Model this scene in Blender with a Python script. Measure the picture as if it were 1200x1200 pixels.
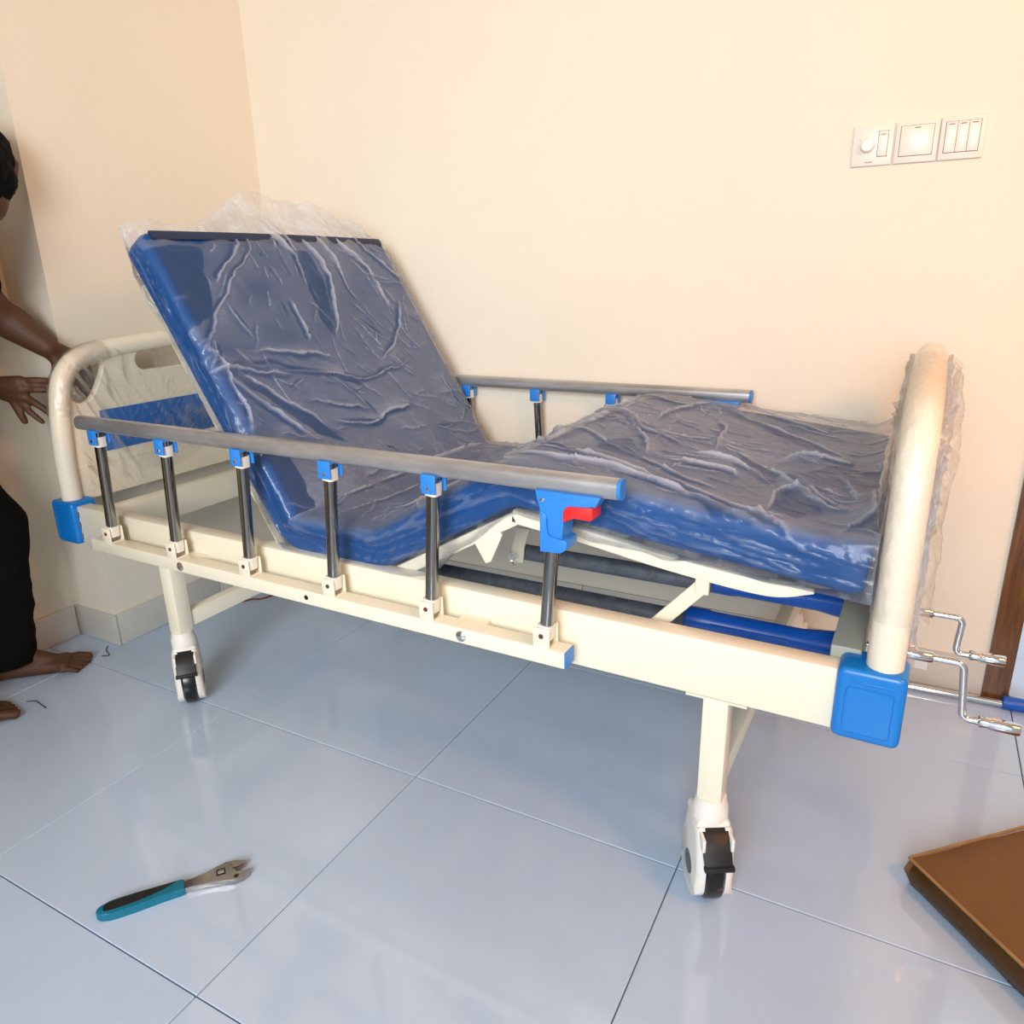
import bpy, bmesh, math, random
from mathutils import Vector, Matrix, noise
from math import sin, cos, pi, radians

# ------------------------------------------------------------------ clear
for o in list(bpy.data.objects):
    bpy.data.objects.remove(o, do_unlink=True)
S = bpy.context.scene
C = S.collection
random.seed(7)

# ------------------------------------------------------------------ camera
cam_d = bpy.data.cameras.new('camera')
cam_d.sensor_width = 36.0
cam_d.lens = 869.67 / 1200 * 36.0
cam_d.clip_start = 0.02
cam = bpy.data.objects.new('camera', cam_d)
C.objects.link(cam)
cam.location = (1.4796, -1.1299, 1.0817)
cam.rotation_euler = (1.2570, 0.0220, 0.4920)
S.camera = cam

# ------------------------------------------------------------------ world, lights, exposure
wd = bpy.data.worlds.new('world')
S.world = wd
wd.use_nodes = True
bg = wd.node_tree.nodes['Background']
bg.inputs['Color'].default_value = (0.66, 0.83, 1.0, 1)
bg.inputs['Strength'].default_value = 1.5

def area(name, loc, target, sx, sy, power, col):
    d = bpy.data.lights.new(name, 'AREA')
    d.shape = 'RECTANGLE'; d.size = sx; d.size_y = sy
    d.energy = power; d.color = col
    o = bpy.data.objects.new(name, d)
    C.objects.link(o)
    o.location = loc
    o.rotation_euler = (Vector(target) - Vector(loc)).to_track_quat('-Z', 'Y').to_euler()
    return o
key = area('window_daylight', (1.5, -2.95, 1.75), (-0.12, 0.9, 0.85), 1.4, 1.4, 30, (0.96, 0.975, 1.0))
key.data.spread = radians(95)
area('warm_fill', (2.6, -0.6, 1.9), (1.7, 0.9, 1.1), 0.4, 0.4, 18, (1.0, 0.37, 0.08))  # unseen warm fill, added to tint the right of the back wall

vs = S.view_settings
vs.view_transform = 'Standard'; vs.look = 'None'
vs.exposure = 0.05; vs.gamma = 1.0; vs.use_curve_mapping = False

# ------------------------------------------------------------------ materials
def mat(name, col, rough=0.5, metal=0.0, var=0.0, vscale=8.0, bump=0.0, bscale=80.0, spec=0.5, coat=0.0, col2=None, stretch=None):
    m = bpy.data.materials.new(name); m.use_nodes = True
    nt = m.node_tree; p = nt.nodes['Principled BSDF']
    p.inputs['Base Color'].default_value = (*col, 1)
    p.inputs['Roughness'].default_value = rough
    p.inputs['Metallic'].default_value = metal
    p.inputs['Specular IOR Level'].default_value = spec
    p.inputs['Coat Weight'].default_value = coat
    tc = nt.nodes.new('ShaderNodeTexCoord')
    vec = tc.outputs['Object']
    if stretch:
        mp = nt.nodes.new('ShaderNodeMapping'); mp.inputs['Scale'].default_value = stretch
        nt.links.new(vec, mp.inputs['Vector']); vec = mp.outputs['Vector']
    if var > 0:
        n = nt.nodes.new('ShaderNodeTexNoise'); n.inputs['Scale'].default_value = vscale; n.inputs['Detail'].default_value = 6
        n.inputs['Roughness'].default_value = 0.6
        nt.links.new(vec, n.inputs['Vector'])
        r = nt.nodes.new('ShaderNodeValToRGB')
        r.color_ramp.elements[0].position = 0.32; r.color_ramp.elements[1].position = 0.68
        c2 = col2 if col2 else tuple(max(0, c * (1 - var)) for c in col)
        r.color_ramp.elements[0].color = (*c2, 1); r.color_ramp.elements[1].color = (*col, 1)
        nt.links.new(n.outputs['Fac'], r.inputs['Fac']); nt.links.new(r.outputs['Color'], p.inputs['Base Color'])
    if bump > 0:
        n2 = nt.nodes.new('ShaderNodeTexNoise'); n2.inputs['Scale'].default_value = bscale; n2.inputs['Detail'].default_value = 4
        nt.links.new(vec, n2.inputs['Vector'])
        b = nt.nodes.new('ShaderNodeBump'); b.inputs['Strength'].default_value = bump; b.inputs['Distance'].default_value = 0.004
        nt.links.new(n2.outputs['Fac'], b.inputs['Height']); nt.links.new(b.outputs['Normal'], p.inputs['Normal'])
    return m

M = {}
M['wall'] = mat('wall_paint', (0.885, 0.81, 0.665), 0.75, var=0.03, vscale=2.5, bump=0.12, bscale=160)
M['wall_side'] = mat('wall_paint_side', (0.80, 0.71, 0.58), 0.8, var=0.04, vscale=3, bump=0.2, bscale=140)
M['tile'] = mat('porcelain_tile', (0.545, 0.68, 0.86), 0.08, var=0.07, vscale=4, spec=0.75)
M['grout'] = mat('grout', (0.16, 0.155, 0.15), 0.9, var=0.2, vscale=30)
M['skirt'] = mat('skirting_tile', (0.64, 0.61, 0.55), 0.2, var=0.07, vscale=7)
M['cream'] = mat('cream_powder_coat', (0.90, 0.83, 0.64), 0.35, var=0.03, vscale=5)
M['shaded_cream'] = mat('cream_coat_shaded', (0.40, 0.40, 0.33), 0.4, var=0.05, vscale=6)  # shade on the foot end beam, put into its colour as grey-green
M['plastic_white'] = mat('white_plastic', (0.86, 0.83, 0.76), 0.3, var=0.02, vscale=6)
M['panel'] = mat('ivory_moulded_plastic', (0.90, 0.81, 0.64), 0.35, var=0.02, vscale=6)
M['panel_insert'] = mat('ivory_panel_insert', (0.88, 0.79, 0.61), 0.4, var=0.03, vscale=6)
M['blue_cap'] = mat('blue_corner_plastic', (0.006, 0.20, 0.62), 0.28, var=0.06, vscale=9)
M['blue_bracket'] = mat('light_blue_plastic', (0.03, 0.24, 0.72), 0.35, var=0.06, vscale=20)
M['blue_sleeve'] = mat('blue_sleeve_plastic', (0.005, 0.10, 0.50), 0.3, var=0.05, vscale=9)
M['blue_stripe'] = mat('blue_panel_stripe', (0.004, 0.12, 0.42), 0.4, var=0.05, vscale=9)
M['mattress'] = mat('blue_vinyl', (0.0015, 0.070, 0.255), 0.55, spec=0.25, var=0.10, vscale=5, bump=0.1, bscale=300)
M['mattress_edge'] = mat('dark_blue_piping', (0.006, 0.02, 0.07), 0.5, var=0.1)
M['alu'] = mat('scuffed_aluminium', (0.60, 0.60, 0.60), 0.36, metal=0.7, var=0.40, vscale=26, stretch=(0.25, 1, 1))
M['chrome'] = mat('chrome', (0.72, 0.72, 0.72), 0.07, metal=1.0, var=0.05, vscale=30)
M['chrome_post'] = mat('chrome_post_dark_reflection', (0.30, 0.29, 0.27), 0.08, metal=1.0, var=0.05, vscale=30)  # darker base stands in for a dark room mirrored in the posts
M['steel_dark'] = mat('dark_steel_tube', (0.17, 0.19, 0.22), 0.5, metal=0.35, var=0.45, vscale=45)
M['black'] = mat('black_rubber', (0.006, 0.006, 0.007), 0.22, var=0.2, vscale=20)
M['black_matte'] = mat('black_plastic', (0.01, 0.01, 0.011), 0.45, var=0.2, vscale=20)
M['grey_hub'] = mat('grey_hub', (0.10, 0.11, 0.12), 0.4, var=0.1)
M['red'] = mat('red_plastic', (0.75, 0.02, 0.018), 0.4, var=0.08, vscale=20)
M['rivet'] = mat('rusty_rivet', (0.20, 0.07, 0.05), 0.5, metal=0.5, var=0.3, vscale=60)
M['wood'] = mat('varnished_wood', (0.20, 0.085, 0.025), 0.3, var=0.6, vscale=14, stretch=(6, 6, 0.5), col2=(0.07, 0.028, 0.01))
M['switch'] = mat('switch_plastic', (0.88, 0.82, 0.72), 0.3, var=0.01)
M['switch_gap'] = mat('switch_gap', (0.16, 0.11, 0.08), 0.6, var=0.1)
M['card'] = mat('corrugated_card', (0.20, 0.090, 0.024), 0.8, var=0.18, vscale=7, bump=0.3, bscale=25)
M['card_edge'] = mat('torn_card_edge', (0.40, 0.22, 0.08), 0.85, var=0.3, vscale=30)
M['tape'] = mat('brown_packing_tape', (0.16, 0.075, 0.02), 0.12, var=0.3, vscale=12, bump=0.6, bscale=18, coat=0.6)
M['skin'] = mat('brown_skin', (0.095, 0.040, 0.015), 0.6, var=0.2, vscale=12, bump=0.15, bscale=120)
M['hair'] = mat('black_hair', (0.003, 0.003, 0.003), 0.85, var=0.3, vscale=60, spec=0.15, bump=0.5, bscale=160)
M['shirt'] = mat('black_tshirt', (0.005, 0.005, 0.006), 0.95, spec=0.1, var=0.3, vscale=12, bump=0.3, bscale=60)
M['trousers'] = mat('black_trousers', (0.006, 0.0065, 0.006), 0.95, spec=0.1, var=0.3, vscale=12, bump=0.4, bscale=30)
M['eye'] = mat('eye_white', (0.6, 0.58, 0.54), 0.2, var=0.05)
M['wrench'] = mat('chrome_vanadium', (0.45, 0.43, 0.40), 0.25, metal=0.9, var=0.2, vscale=30)
M['teal'] = mat('teal_grip', (0.0, 0.17, 0.27), 0.45, var=0.1)
M['wire_red'] = mat('red_string', (0.30, 0.05, 0.03), 0.8, var=0.3, vscale=50)
M['hairline'] = mat('dark_thread', (0.02, 0.014, 0.012), 0.7, var=0.2)
M['paper'] = mat('white_sticker', (0.85, 0.85, 0.86), 0.4, var=0.02)
M['print'] = mat('grey_print', (0.25, 0.2, 0.16), 0.6, var=0.05)

def film(name, tint=(0.79, 0.86, 0.97), rough=0.15, gloss=0.55):
    """thin polythene: clear and shiny, milky by the 'haze' stored on its points"""
    m = bpy.data.materials.new(name); m.use_nodes = True
    nt = m.node_tree; nt.nodes.clear(); L = nt.links
    out = nt.nodes.new('ShaderNodeOutputMaterial')
    tr = nt.nodes.new('ShaderNodeBsdfTransparent'); tr.inputs['Color'].default_value = (0.97, 0.97, 0.97, 1)
    gl = nt.nodes.new('ShaderNodeBsdfGlossy'); gl.inputs['Roughness'].default_value = rough
    gl.inputs['Color'].default_value = (1, 1, 1, 1)
    di = nt.nodes.new('ShaderNodeBsdfDiffuse'); di.inputs['Color'].default_value = (*tint, 1)
    tl = nt.nodes.new('ShaderNodeBsdfTranslucent'); tl.inputs['Color'].default_value = (*tint, 1)
    fr = nt.nodes.new('ShaderNodeFresnel'); fr.inputs['IOR'].default_value = 1.5
    tc = nt.nodes.new('ShaderNodeTexCoord')
    n = nt.nodes.new('ShaderNodeTexNoise'); n.inputs['Scale'].default_value = 28; n.inputs['Detail'].default_value = 5
    n.inputs['Distortion'].default_value = 1.2
    L.new(tc.outputs['Object'], n.inputs['Vector'])
    b = nt.nodes.new('ShaderNodeBump'); b.inputs['Strength'].default_value = 0.35; b.inputs['Distance'].default_value = 0.006
    L.new(n.outputs['Fac'], b.inputs['Height'])
    for s in (gl, fr): L.new(b.outputs['Normal'], s.inputs['Normal'])
    fm = nt.nodes.new('ShaderNodeMath'); fm.operation = 'MULTIPLY'; fm.inputs[1].default_value = gloss
    L.new(fr.outputs['Fac'], fm.inputs[0])
    m1 = nt.nodes.new('ShaderNodeMixShader'); L.new(fm.outputs[0], m1.inputs['Fac'])
    L.new(tr.outputs[0], m1.inputs[1]); L.new(gl.outputs[0], m1.inputs[2])
    m2 = nt.nodes.new('ShaderNodeMixShader'); m2.inputs['Fac'].default_value = 0.35
    L.new(di.outputs[0], m2.inputs[1]); L.new(tl.outputs[0], m2.inputs[2])
    at = nt.nodes.new('ShaderNodeAttribute'); at.attribute_name = 'haze'
    m3 = nt.nodes.new('ShaderNodeMixShader'); L.new(at.outputs['Fac'], m3.inputs['Fac'])
    L.new(m1.outputs[0], m3.inputs[1]); L.new(m2.outputs[0], m3.inputs[2])
    L.new(m3.outputs[0], out.inputs['Surface'])
    return m
M['film'] = film('polythene_film')
M['wrap'] = film('stretch_wrap', (0.94, 0.91, 0.85), 0.14, 0.45)

# ------------------------------------------------------------------ mesh helpers
def new_obj(name, bm, m, parent=None, smooth=None):
    me = bpy.data.meshes.new(name)
    bmesh.ops.recalc_face_normals(bm, faces=bm.faces[:])
    if smooth is not None:
        for f in bm.faces: f.smooth = True
        for e in bm.edges:
            if len(e.link_faces) == 2 and e.calc_face_angle(0) > radians(smooth): e.smooth = False
    bm.to_mesh(me); bm.free()
    me.materials.append(M[m] if isinstance(m, str) else m)
    o = bpy.data.objects.new(name, me); C.objects.link(o)
    if parent is not None: o.parent = parent
    return o

def tag(o, label=None, cat=None, group=None, kind=None):
    if label: o['label'] = label
    if cat: o['category'] = cat
    if group: o['group'] = group
    if kind: o['kind'] = kind
    return o

def empty(name, loc=(0, 0, 0), rz=0.0, parent=None):
    o = bpy.data.objects.new(name, None); C.objects.link(o)
    o.empty_display_size = 0.1
    o.location = loc; o.rotation_euler = (0, 0, rz)
    if parent is not None: o.parent = parent
    return o

def bx(bm, x0, x1, y0, y1, z0, z1, bev=0.0, seg=2, mtx=None):
    r = bmesh.ops.create_cube(bm, size=1.0)
    vs_ = r['verts']
    for v in vs_:
        v.co = Vector(((x0 + x1) / 2 + v.co.x * (x1 - x0), (y0 + y1) / 2 + v.co.y * (y1 - y0), (z0 + z1) / 2 + v.co.z * (z1 - z0)))
    if mtx is not None:
        for v in vs_: v.co = mtx @ v.co
    if bev > 0:
        es = list({e for v in vs_ for e in v.link_edges})
        bmesh.ops.bevel(bm, geom=es, offset=bev, segments=seg, profile=0.5, affect='EDGES')

def box_obj(name, ext, m, parent=None, bev=0.0, mtx=None):
    bm = bmesh.new(); bx(bm, *ext, bev=bev, mtx=mtx)
    return new_obj(name, bm, m, parent, smooth=35 if bev > 0 else None)

def catmull(pts, n=8, closed=False):
    P = [Vector(p) for p in pts]; out = []
    N = len(P)
    rng = range(N if closed else N - 1)
    for i in rng:
        if closed: a, b, c, d = P[(i - 1) % N], P[i], P[(i + 1) % N], P[(i + 2) % N]
        else:
            b, c = P[i], P[i + 1]
            a = P[i - 1] if i > 0 else b * 2 - c
            d = P[i + 2] if i + 2 < N else c * 2 - b
        for k in range(n):
            t = k / n
            out.append(0.5 * ((2 * b) + (c - a) * t + (2 * a - 5 * b + 4 * c - d) * t * t + (3 * b - a - 3 * c + d) * t ** 3))
    if not closed: out.append(P[-1].copy())
    return out

def fillet(pts, r, n=6):
    """polyline with rounded corners; r a number or a list per inner point"""
    P = [Vector(p) for p in pts]; out = [P[0]]
    for i in range(1, len(P) - 1):
        ri = r[i - 1] if isinstance(r, (list, tuple)) else r
        a, b, c = P[i - 1], P[i], P[i + 1]
        u = (a - b).normalized(); v = (c - b).normalized()
        ang = u.angle(v)
        d = min(ri / math.tan(ang / 2), (a - b).length * 0.48, (c - b).length * 0.48)
        p0, p1 = b + u * d, b + v * d
        for k in range(n + 1):
            t = k / n
            out.append(p0 * (1 - t) ** 2 + b * 2 * t * (1 - t) + p1 * t * t)
    out.append(P[-1])
    return out

def sweep(bm, path, prof, up=(0, 0, 1), caps=True, scale=None):
    """sweep the closed 2-D profile (a, b) along a path with parallel transport"""
    P = [Vector(p) for p in path]; rings = []
    T0 = (P[1] - P[0]).normalized()
    n = Vector(up) - T0 * Vector(up).dot(T0)
    if n.length < 1e-4: n = T0.orthogonal()
    n.normalize(); Tp = T0
    for i, p in enumerate(P):
        T = (P[min(i + 1, len(P) - 1)] - P[max(i - 1, 0)]).normalized()
        q = Tp.rotation_difference(T); n = (q @ n); n = (n - T * n.dot(T)).normalized(); Tp = T
        s = T.cross(n)
        k = scale[i] if scale else 1.0
        rings.append([bm.verts.new(p + s * a * k + n * b * k) for a, b in prof])
    m = len(prof)
    for i in range(len(rings) - 1):
        for j in range(m):
            bm.faces.new((rings[i][j], rings[i][(j + 1) % m], rings[i + 1][(j + 1) % m], rings[i + 1][j]))
    if caps:
        bm.faces.new(rings[0][::-1]); bm.faces.new(rings[-1])

def circ(r, n=14, sx=1.0, sy=1.0):
    return [(r * sx * cos(2 * pi * k / n), r * sy * sin(2 * pi * k / n)) for k in range(n)]

def rrect(w, h, r, n=4):
    out = []
    for cx, cy, a0 in ((w / 2 - r, h / 2 - r, 0), (-w / 2 + r, h / 2 - r, 90), (-w / 2 + r, -h / 2 + r, 180), (w / 2 - r, -h / 2 + r, 270)):
        for k in range(n + 1):
            a = radians(a0 + 90 * k / n); out.append((cx + r * cos(a), cy + r * sin(a)))
    return out

def tube(name, path, r, m, parent=None, n=14, caps=True):
    bm = bmesh.new(); sweep(bm, path, circ(r, n), caps=caps)
    return new_obj(name, bm, m, parent, smooth=45)

def prism(bm, poly, y0, y1, bev=0.0, axis='Y'):
    """extrude a polygon: axis Y -> poly in (x, z); X -> (y, z); Z -> (x, y)"""
    def P(a, b, c):
        return Vector((a, c, b)) if axis == 'Y' else (Vector((c, a, b)) if axis == 'X' else Vector((a, b, c)))
    v0 = [bm.verts.new(P(a, b, y0)) for a, b in poly]
    v1 = [bm.verts.new(P(a, b, y1)) for a, b in poly]
    N = len(poly); fs = [bm.faces.new(v0), bm.faces.new(v1[::-1])]
    for i in range(N): fs.append(bm.faces.new((v0[i], v0[(i + 1) % N], v1[(i + 1) % N], v1[i])))
    if bev > 0:
        es = [e for f in fs[:2] for e in f.edges]
        bmesh.ops.bevel(bm, geom=list(set(es)), offset=bev, segments=2, profile=0.5, affect='EDGES')

def prism_obj(name, poly, y0, y1, m, parent=None, bev=0.0, axis='Y', smooth=35):
    bm = bmesh.new(); prism(bm, poly, y0, y1, bev, axis)
    return new_obj(name, bm, m, parent, smooth=smooth)

def lathe(bm, prof, axis='X', n=28, c=(0, 0, 0)):
    """revolve (t along axis, r) profile"""
    rings = []
    c = Vector(c)
    for t, r in prof:
        ring = []
        for k in range(n):
            a = 2 * pi * k / n
            if axis == 'X': p = Vector((t, r * cos(a), r * sin(a)))
            elif axis == 'Y': p = Vector((r * cos(a), t, r * sin(a)))
            else: p = Vector((r * cos(a), r * sin(a), t))
            ring.append(bm.verts.new(c + p))
        rings.append(ring)
    for i in range(len(rings) - 1):
        for j in range(n):
            bm.faces.new((rings[i][j], rings[i][(j + 1) % n], rings[i + 1][(j + 1) % n], rings[i + 1][j]))
    bm.faces.new(rings[0][::-1]); bm.faces.new(rings[-1])

def lathe_obj(name, prof, m, parent=None, axis='X', n=28, c=(0, 0, 0), smooth=40):
    bm = bmesh.new(); lathe(bm, prof, axis, n, c)
    return new_obj(name, bm, m, parent, smooth=smooth)

def filled_outline(name, loops, thick, m, parent, axis='X', at=0.0, bev=0.003):
    """a flat board with holes: the first loop is the outline, the others are cut out"""
    cu = bpy.data.curves.new(name, 'CURVE'); cu.dimensions = '2D'; cu.fill_mode = 'BOTH'
    cu.extrude = thick / 2 - bev; cu.bevel_depth = bev; cu.bevel_resolution = 1
    cu.offset = -bev
    for lp in loops:
        s = cu.splines.new('POLY'); s.points.add(len(lp) - 1)
        for i, (a, b) in enumerate(lp): s.points[i].co = (a, b, 0, 1)
        s.use_cyclic_u = True
    t = bpy.data.objects.new('tmp', cu); C.objects.link(t)
    dg = bpy.context.evaluated_depsgraph_get(); dg.update()
    me = bpy.data.meshes.new_from_object(t.evaluated_get(dg))
    bpy.data.objects.remove(t, do_unlink=True); bpy.data.curves.remove(cu)
    for v in me.vertices:
        a, b, c_ = v.co
        v.co = (at + c_, a, b) if axis == 'X' else (a, at + c_, b)
    me.materials.clear(); me.materials.append(M[m]); me.name = name
    o = bpy.data.objects.new(name, me); C.objects.link(o); o.parent = parent
    return o

def smooth_all(o):
    for p in o.data.polygons: p.use_smooth = True

def nz(x, y, z): return noise.noise(Vector((x, y, z)))
def ridge(x, y, z, p=2.0): return max(0.0, 1 - abs(nz(x, y, z)) * 2.2) ** p
def sstep(a, b, x):
    t = max(0.0, min(1.0, (x - a) / (b - a))); return t * t * (3 - 2 * t)

def grid_sheet(name, verts, nu, nv, haze, m, parent, wrap_v=False):
    """sheet of nu x nv points with the haze of each point"""
    faces = []
    for i in range(nu - 1):
        for j in range(nv if wrap_v else nv - 1):
            j2 = (j + 1) % nv
            faces.append((i * nv + j, i * nv + j2, (i + 1) * nv + j2, (i + 1) * nv + j))
    me = bpy.data.meshes.new(name); me.from_pydata(verts, [], faces); me.update()
    a = me.attributes.new('haze', 'FLOAT', 'POINT'); a.data.foreach_set('value', haze)
    me.polygons.foreach_set('use_smooth', [True] * len(me.polygons))
    me.materials.append(M[m])
    o = bpy.data.objects.new(name, me); C.objects.link(o); o.parent = parent
    return o

# ================================================================== THE SETTING
XL, YP, XP, YW = -0.790, 0.111, -0.598, 0.917     # left wall, pillar front, pillar side, back wall
DX0, DX1 = 1.737, 2.66                            # doorway
fl = box_obj('floor', (XL - 0.1, 3.6, -3.0, 2.6, -0.06, -0.006), 'grout')
tag(fl, kind='structure')
tile_mesh = {}
TP = 0.6; g = 0.0011
for i in range(-2, 6):
    for j in range(-5, 4):
        x0, x1, y0, y1 = i * TP + g, (i + 1) * TP - g, j * TP + g, (j + 1) * TP - g
        if i < 3: y1 = min(y1, YW)
        x0 = max(x0, XL)
        if y0 >= 0 - 1e-6 and j >= 0: x0 = max(x0, XP) if j > 0 else x0
        if x1 - x0 < 0.02 or y1 - y0 < 0.02: continue
        key = (round(x1 - x0, 4), round(y1 - y0, 4))
        if key not in tile_mesh:
            bm = bmesh.new(); bx(bm, 0, key[0], 0, key[1], -0.006, 0, bev=0.0012, seg=1)
            t = new_obj('tile', bm, 'tile', fl); tile_mesh[key] = t.data
        else:
            t = bpy.data.objects.new('tile', tile_mesh[key]); C.objects.link(t); t.parent = fl
        t.location = (x0, y0, 0)

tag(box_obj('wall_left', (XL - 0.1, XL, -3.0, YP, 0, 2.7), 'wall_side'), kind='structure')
tag(box_obj('wall_pillar', (XL - 0.1, XP, YP, YW + 0.11, 0, 2.7), 'wall'), kind='structure')
bm = bmesh.new()
bx(bm, XP, DX0, YW, YW + 0.11, 0, 2.7)
bx(bm, DX1, 2.9, YW, YW + 0.11, 0, 2.7)
bx(bm, DX0, DX1, YW, YW + 0.11, 2.06, 2.7)
tag(new_obj('wall_back', bm, 'wall'), kind='structure')
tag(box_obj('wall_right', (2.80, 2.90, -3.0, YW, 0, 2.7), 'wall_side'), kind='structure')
tag(box_obj('wall_front_blocker', (XL, 0.45, -1.95, -1.85, 0, 2.7), 'wall_side'), kind='structure')  # unseen wall piece added to block light from the front-left floor
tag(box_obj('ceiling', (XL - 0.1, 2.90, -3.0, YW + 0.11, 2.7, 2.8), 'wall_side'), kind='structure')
tag(box_obj('wall_corridor', (XP, 3.6, 2.5, 2.6, 0, 2.7), 'wall'), kind='structure')

def skirting(name, pieces, h=0.102):
    root = empty(name); tag(root, kind='structure')
    for (x0, x1, y0, y1) in pieces:
        box_obj('tile', (x0, x1, y0, y1, 0.001, h), 'skirt', root, bev=0.0015)
    return root
T_ = 0.008
skirting('baseboard_left', [(XL, XL + T_, YP - T_ - 0.003 - 0.6 * (k + 1), YP - T_ - 0.003 - 0.6 * k - 0.002) for k in range(4)])
skirting('baseboard_pillar', [(XL + 0.001, XP + T_, YP - T_, YP)] + [(XP, XP + T_, YP + 0.002, 0.50), (XP, XP + T_, 0.502, YW - T_ - 0.002)])
skirting('baseboard_back', [(max(XP + T_, -0.58 + 0.6 * k), min(DX0 - 0.004, -0.58 + 0.6 * (k + 1) - 0.002), YW - T_, YW) for k in range(4)], 0.112)

door = empty('door_1', (0, 0, 0)); tag(door, kind='structure')
def jamb(x0, x1):
    poly = [(x0, YW - 0.012), (x1, YW - 0.012), (x1, YW + 0.05), (x1 + (0.012 if x0 < 2 else -0.0), YW + 0.052), (x1 + (0.012 if x0 < 2 else 0), YW + 0.118), (x0, YW + 0.118)]
    prism_obj('jamb', poly, 0.0, 2.06, 'wood', door, axis='Z')
jamb(DX0 - 0.002, DX0 + 0.052); jamb(DX1 - 0.05, DX1)
box_obj('lintel', (DX0 + 0.052, DX1 - 0.05, YW - 0.012, YW + 0.118, 2.0, 2.06), 'wood', door, bev=0.002)
box_obj('sticker', (1.575, 1.605, YW - T_ - 0.0012, YW - T_, 0.055, 0.085), 'paper',
        tag(empty('trim_1'), kind='structure'), mtx=None)

# ================================================================== THE BED
BR = -0.0138
bed = empty('hospital_bed', (0, -0.004, 0), BR)
tag(bed, 'cream steel hospital bed with blue corners and raised side rails', 'bed')
W = 0.82     # spacing of the two sides
ZB0, ZB1 = 0.405, 0.508

# --- frame
for y in (0, W):
    box_obj('side_beam', (-0.455, 1.440, y - 0.02, y + 0.02, ZB0, ZB1), 'cream', bed, bev=0.004)
box_obj('end_beam', (1.418, 1.462, 0.02, W - 0.02, ZB0 + 0.02, ZB1 + 0.018), 'shaded_cream', bed, bev=0.003)
box_obj('end_beam', (-0.455, -0.415, 0.02, W - 0.02, ZB0, ZB1 - 0.02), M['cream'], bed, bev=0.003)
for x in (0.27,):
    box_obj('cross_beam', (x - 0.02, x + 0.02, 0.02, W - 0.02, ZB0 + 0.005, ZB0 + 0.045), 'cream', bed, bev=0.003)

LX = (-0.128, 1.259)
for x in LX:
    for y in (0, W):
        box_obj('leg', (x - 0.021, x + 0.021, y - 0.02, y + 0.022, 0.205, ZB0), 'cream', bed, bev=0.003)
        box_obj('leg_plate', (x - 0.05, x + 0.05, y - 0.019, y + 0.019, ZB0 - 0.004, ZB0), 'cream', bed)
    box_obj('leg_brace', (x - 0.016, x + 0.016, 0.022, W - 0.02, 0.212, 0.255), 'cream', bed, bev=0.003)

# --- casters
def make_caster(ang, loc):
    r = empty('caster', loc, ang, bed)
    R = 0.0625; cz = R
    lathe_obj('wheel', [(-0.017, 0.03), (-0.017, R - 0.006), (-0.013, R - 0.001), (-0.006, R), (0.006, R), (0.013, R - 0.001), (0.017, R - 0.006), (0.017, 0.03)], 'black', r, 'X', 40, (0, 0, cz))
    # the fork: two shells over the wheel sides and a bridge on top
    prof = [(R * 0.93 * cos(a), R * 0.93 * sin(a)) for a in [pi + 0.35 + k * (pi - 0.7) / 14 for k in range(15)]]
    side = [(p[0], cz + p[1] + 0.003) for p in prof] + [(0.052, cz + 0.02), (0.043, cz + 0.075), (0.032, cz + 0.1), (-0.034, cz + 0.1), (-0.05, cz + 0.07), (-0.058, cz + 0.02)]
    bm = bmesh.new()
    for s in (-1, 1):
        b2 = bmesh.new(); prism(b2, side, 0.0175 * s, 0.0330 * s, bev=0.0, axis='X')
        es = [e for e in b2.edges if all(abs(abs(v.co.x) - 0.033) < 1e-5 for v in e.verts)]
        bmesh.ops.bevel(b2, geom=es, offset=0.0135, segments=5, profile=0.5, affect='EDGES')
        tmp = bpy.data.meshes.new('t'); b2.to_mesh(tmp); b2.free(); bm.from_mesh(tmp); bpy.data.meshes.remove(tmp)
    bx(bm, -0.030, 0.030, -0.030, 0.044, cz + 0.066, cz + 0.106, bev=0.008, seg=3)
    new_obj('fork', bm, 'plastic_white', r, smooth=40)
    lathe_obj('collar', [(0.165, 0.031), (0.187, 0.031), (0.193, 0.028), (0.206, 0.026)], 'plastic_white', r, 'Z', 30)
    for s in (-1, 1):
        lathe_obj('hub_cover', [(0.0325 * s, 0.022), (0.0338 * s, 0.021), (0.0342 * s, 0.008)], 'grey_hub', r, 'X', 26, (0, 0, cz))
    # brake pedal: a bent black tongue facing forward (-y)
    pedal = [(-0.028, cz + 0.098), (-0.046, cz + 0.092), (-0.060, cz + 0.070), (-0.070, cz + 0.056), (-0.074, cz + 0.046), (-0.066, cz + 0.044), (-0.058, cz + 0.052), (-0.048, cz + 0.060), (-0.028, cz + 0.075)]
    bm = bmesh.new(); prism(bm, pedal, -0.0235, 0.0235, bev=0.002, axis='X')
    bx(bm, -0.026, 0.026, -0.077, -0.066, cz + 0.043, cz + 0.052, bev=0.002)
    new_obj('brake_pedal', bm, 'black_matte', r, smooth=40)
    for s in (-1, 1):
        box_obj('pedal_arm', (0.0245 * s - 0.003, 0.0245 * s + 0.003, -0.060, -0.02, cz + 0.070, cz + 0.095), 'plastic_white', r, bev=0.002)
    return r
make_caster(radians(30), (LX[1], 0, 0)); make_caster(radians(50), (LX[0], 0, 0))
make_caster(radians(-20), (LX[1], W, 0)); make_caster(radians(100), (LX[0], W, 0))

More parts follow.
